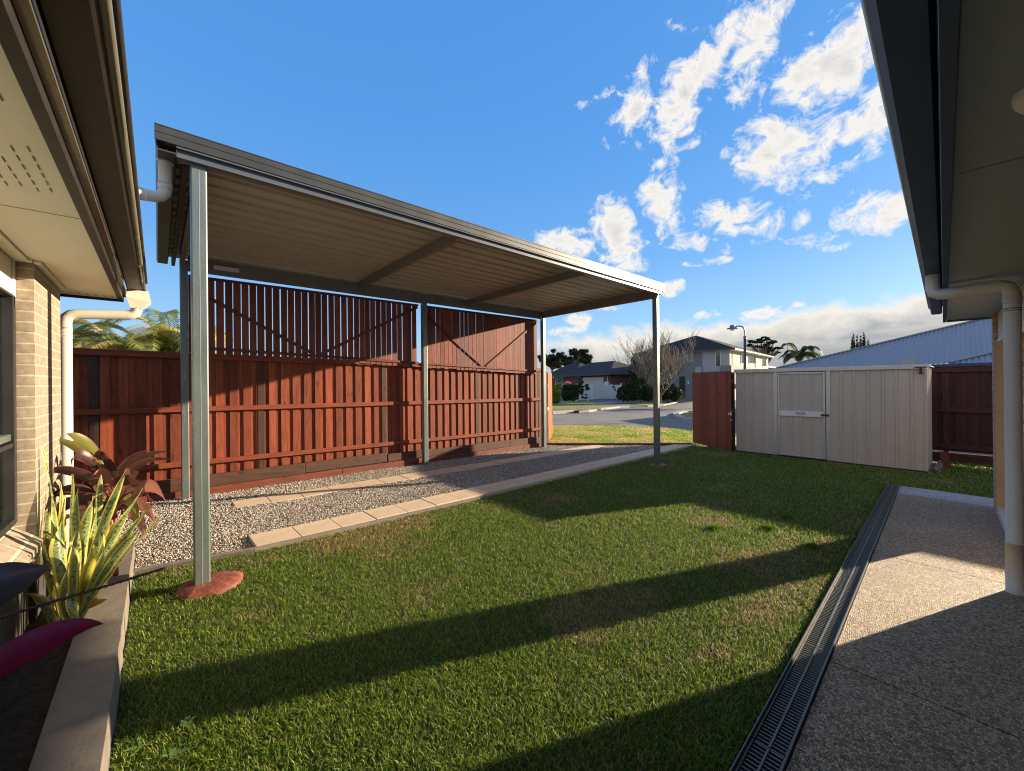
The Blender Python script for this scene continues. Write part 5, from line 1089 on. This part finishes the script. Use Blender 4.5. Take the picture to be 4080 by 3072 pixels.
# cloud layer coordinates: a flat deck seen in perspective
zc = mathn(t, 'MAXIMUM', mathn(t, 'ADD', sp_.outputs[2], .12), .04)
cp_ = N(t, 'CombineXYZ'); t.links.new(mathn(t, 'DIVIDE', sp_.outputs[0], zc), cp_.inputs[0]); t.links.new(mathn(t, 'DIVIDE', sp_.outputs[1], zc), cp_.inputs[1])
def dirof(ox, oy):                                                 # overview pixel to azimuth / elevation in degrees
    d = ray(ox*W/2212, oy*H/1666).normalized(); return math.degrees(math.atan2(d.y, d.x)), math.degrees(math.asin(d.z))
CL = [(1480,205,85,62,-40,1), (1640,70,95,55,-35,.85), (1800,140,115,70,-10,1.15), (1365,250,48,30,-30,.9), (1560,110,70,40,-50,.8), (1590,190,35,35,0,.6), (1660,335,75,62,-20,1.0), (1800,290,100,42,-15,.8), (1850,340,85,24,-20,.7), (1905,455,75,48,0,1), (1590,470,90,40,12,.95), (1420,435,50,42,60,.85), (1230,522,62,32,5,1), (1335,500,55,48,40,1),
      (1362,575,42,24,20,.85), (1475,72,34,26,40,.55), (1440,620,26,15,0,1), (1420,357,30,15,0,.7), (1742,525,42,13,0,.7), (1285,212,34,11,-15,.45), (1540,680,28,9,0,.8), (1650,680,34,12,0,.9), (1722,660,16,7,0,.7), (1262,690,34,11,0,.8), (1310,668,24,9,0,.6), (1510,740,14,6,0,.6), (1670,395,70,35,20,.6), (1500,520,70,25,10,.6), (1385,150,40,26,-30,.55), (1215,715,40,9,0,.6), (1830,530,40,10,0,.5), (1530,565,40,8,0,.45), (1700,190,45,40,0,.7), (1480,280,30,30,0,.6), (1900,210,60,60,0,.9), (1870,30,50,25,0,.6)]
mask = None
for ox, oy, rx, ry, ang, k in CL:
    a0, e0 = dirof(ox, oy); a1, _ = dirof(ox+rx, oy); _, e1 = dirof(ox, oy-ry)
    mp = N(t, 'Mapping', vector_type='TEXTURE'); mp.inputs['Location'].default_value = (a0, e0, 0); mp.inputs['Rotation'].default_value = (0, 0, math.radians(ang))
    mp.inputs['Scale'].default_value = (abs(a1-a0)*1.9, abs(e1-e0)*1.9, 1); t.links.new(uv.outputs[0], mp.inputs[0])
    gr_ = N(t, 'TexGradient', gradient_type='SPHERICAL'); t.links.new(mp.outputs[0], gr_.inputs[0])
    s_ = mathn(t, 'MULTIPLY', gr_.outputs['Fac'], k); mask = s_ if mask is None else mathn(t, 'MAXIMUM', mask, s_)
# noise in azimuth/elevation so that detail size is even over the frame
def cn(off=(0,0,0), sc=.125, det=10, rough=.62, dist=.35):
    mp = N(t, 'Mapping'); mp.inputs['Location'].default_value = off; mp.inputs['Scale'].default_value = (.82, 1.0, 1); t.links.new(uv.outputs[0], mp.inputs[0])
    return noise(t, mp.outputs[0], sc, det, rough, dist)
n1 = cn(sc=.17); n1b = cn((1.3, -1.0, 0)); n2 = cn((40,17,0), .42, 10, .68, .6)
d0 = mathn(t, 'ADD', mathn(t, 'MULTIPLY', mask, 1.25), mathn(t, 'MULTIPLY', mathn(t, 'MULTIPLY', mathn(t, 'SUBTRACT', n1, .5), mathn(t, 'MULTIPLY', mask, 7., clamp=True)), 2.3)); d0 = mathn(t, 'ADD', d0, mathn(t, 'MULTIPLY', mathn(t, 'MULTIPLY', mathn(t, 'SUBTRACT', n2, .5), mathn(t, 'MULTIPLY', mask, 7., clamp=True)), 2.7))
dens = ramp(t, d0, [(.0, (0,)*3), (1., (1,)*3)])
dd = mathn(t, 'MULTIPLY', mathn(t, 'SUBTRACT', d0, .34), 1.9, clamp=True)
core = mathn(t, 'MULTIPLY', mathn(t, 'SUBTRACT', d0, .85), 1.1, clamp=True)
# looser cloud cover added behind and beside this view as neutral fill light
bk = N(t, 'MapRange'); bk.inputs['From Min'].default_value = 60; bk.inputs['From Max'].default_value = 95; t.links.new(mathn(t, 'ABSOLUTE', mathn(t, 'SUBTRACT', azd, 48)), bk.inputs['Value'])
nb0 = noise(t, cp_.outputs[0], 1.4, 8, .6, .3); rest = mathn(t, 'MULTIPLY', mathn(t, 'MULTIPLY', mathn(t, 'SUBTRACT', nb0, .44), 6, clamp=True), bk.outputs[0]); dd = mathn(t, 'MAXIMUM', dd, rest)
# low bank of cloud along the horizon: its top edge rises towards the right
bt_ = N(t, 'MapRange'); bt_.inputs['From Min'].default_value = 46; bt_.inputs['From Max'].default_value = 3; bt_.inputs['To Min'].default_value = dirof(1250,728)[1]; bt_.inputs['To Max'].default_value = dirof(1980,625)[1]; bt_.clamp = False; t.links.new(azd, bt_.inputs['Value'])
bh = mathn(t, 'SUBTRACT', bt_.outputs[0], eld); nb_ = cn((5,3,0), .22, 10, .62, .3)
bd = mathn(t, 'ADD', bh, mathn(t, 'MULTIPLY', mathn(t, 'SUBTRACT', nb_, .5), 6.5)); bank = mathn(t, 'MULTIPLY', bd, .75, clamp=True)
lf = N(t, 'MapRange'); lf.inputs['From Min'].default_value = 50; lf.inputs['From Max'].default_value = 38; t.links.new(azd, lf.inputs['Value']); rt = N(t, 'MapRange'); rt.inputs['From Min'].default_value = -120; rt.inputs['From Max'].default_value = -90; t.links.new(azd, rt.inputs['Value'])
bank = mathn(t, 'MULTIPLY', mathn(t, 'MULTIPLY', bank, lf.outputs[0]), rt.outputs[0])
lowf = N(t, 'MapRange'); lowf.inputs['From Min'].default_value = .6; lowf.inputs['From Max'].default_value = 3.2; t.links.new(eld, lowf.inputs['Value'])
mpb = N(t, 'Mapping'); mpb.inputs['Scale'].default_value = (.10, .55, 1); t.links.new(uv.outputs[0], mpb.inputs[0]); stk = noise(t, mpb.outputs[0], 1, 6, .55, .3)
bcore = mathn(t, 'MULTIPLY', mathn(t, 'SUBTRACT', bd, 1.5), .45, clamp=True)
EXPO = 1.45; K = .95/SKYK/2**EXPO
wht = tuple(c*K for c in (1.04, 1.0, .94)); gry = tuple(c*K for c in (.70, .69, .68)); bwh = tuple(c*K for c in (1.0, .94, .84)); bgr = tuple(c*K for c in (.44, .45, .47)); bl2 = tuple(c*K for c in (.66, .63, .58))
hv = N(t, 'HueSaturation'); hv.inputs['Saturation'].default_value = 1.1; hv.inputs['Value'].default_value = 1.; t.links.new(sky.outputs[0], hv.inputs['Color']); skc = mixc(t, 1, hv.outputs[0], (.88, 1.0, 1.04), 'MULTIPLY')
er = N(t, 'MapRange'); er.inputs['From Min'].default_value = 0; er.inputs['From Max'].default_value = 75; t.links.new(eld, er.inputs['Value'])
KE = 1/SKYK/2**1.45; grad = ramp(t, er.outputs[0], [(0, (.46, .62, .82)), (.08, (.32, .55, .85)), (.22, (.14, .39, .83)), (.42, (.088, .325, .80)), (1, (.055, .23, .66))])
gk = mixc(t, 1, grad, (KE,)*3, 'MULTIPLY'); skc = mixc(t, .88, skc, gk)
SKYC = skc
c1 = mixc(t, core, wht, gry); c2 = mixc(t, mathn(t, 'MULTIPLY', dd, .97), skc, c1)
bcol = mixc(t, bcore, bwh, mixc(t, ramp(t, stk, [(.42, (0,)*3), (.62, (1,)*3)]), bgr, bl2)); c3 = mixc(t, mathn(t, 'MULTIPLY', bank, .95), c2, bcol)
t.links.new(c3, bg.inputs['Color'])
sun = bpy.data.lights.new('sun', 'SUN'); sun.energy = 4.8; sun.angle = math.radians(.5); sun.color = (1, .82, .58)
so = bpy.data.objects.new('sun', sun); COL.objects.link(so); so.rotation_euler = SUNV.to_track_quat('Z', 'Y').to_euler(); so.location = (0, 0, 30)
cam = bpy.data.cameras.new('camera'); co = bpy.data.objects.new('camera', cam); COL.objects.link(co); SC.camera = co
co.matrix_world = Matrix(((RIGHT.x, -DOWN.x, -FWD.x, CAM.x), (RIGHT.y, -DOWN.y, -FWD.y, CAM.y), (RIGHT.z, -DOWN.z, -FWD.z, CAM.z), (0,0,0,1)))
cam.sensor_fit = 'HORIZONTAL'; cam.sensor_width = 36; cam.lens = FPX/W*36; cam.shift_y = CYO/W; cam.clip_start = .05; cam.clip_end = 2000
vs = SC.view_settings; vs.view_transform = 'Standard'; vs.look = 'None'; vs.gamma = 1; vs.use_curve_mapping = False; vs.exposure = EXPO
SC.render.engine = 'CYCLES'; SC.cycles.max_bounces = 6; SC.cycles.diffuse_bounces = 3; SC.cycles.glossy_bounces = 3; SC.cycles.transmission_bounces = 4; SC.cycles.transparent_max_bounces = 8
SC.cycles.use_denoising = True; SC.cycles.filter_width = 1.1; SC.cycles.sample_clamp_indirect = 8
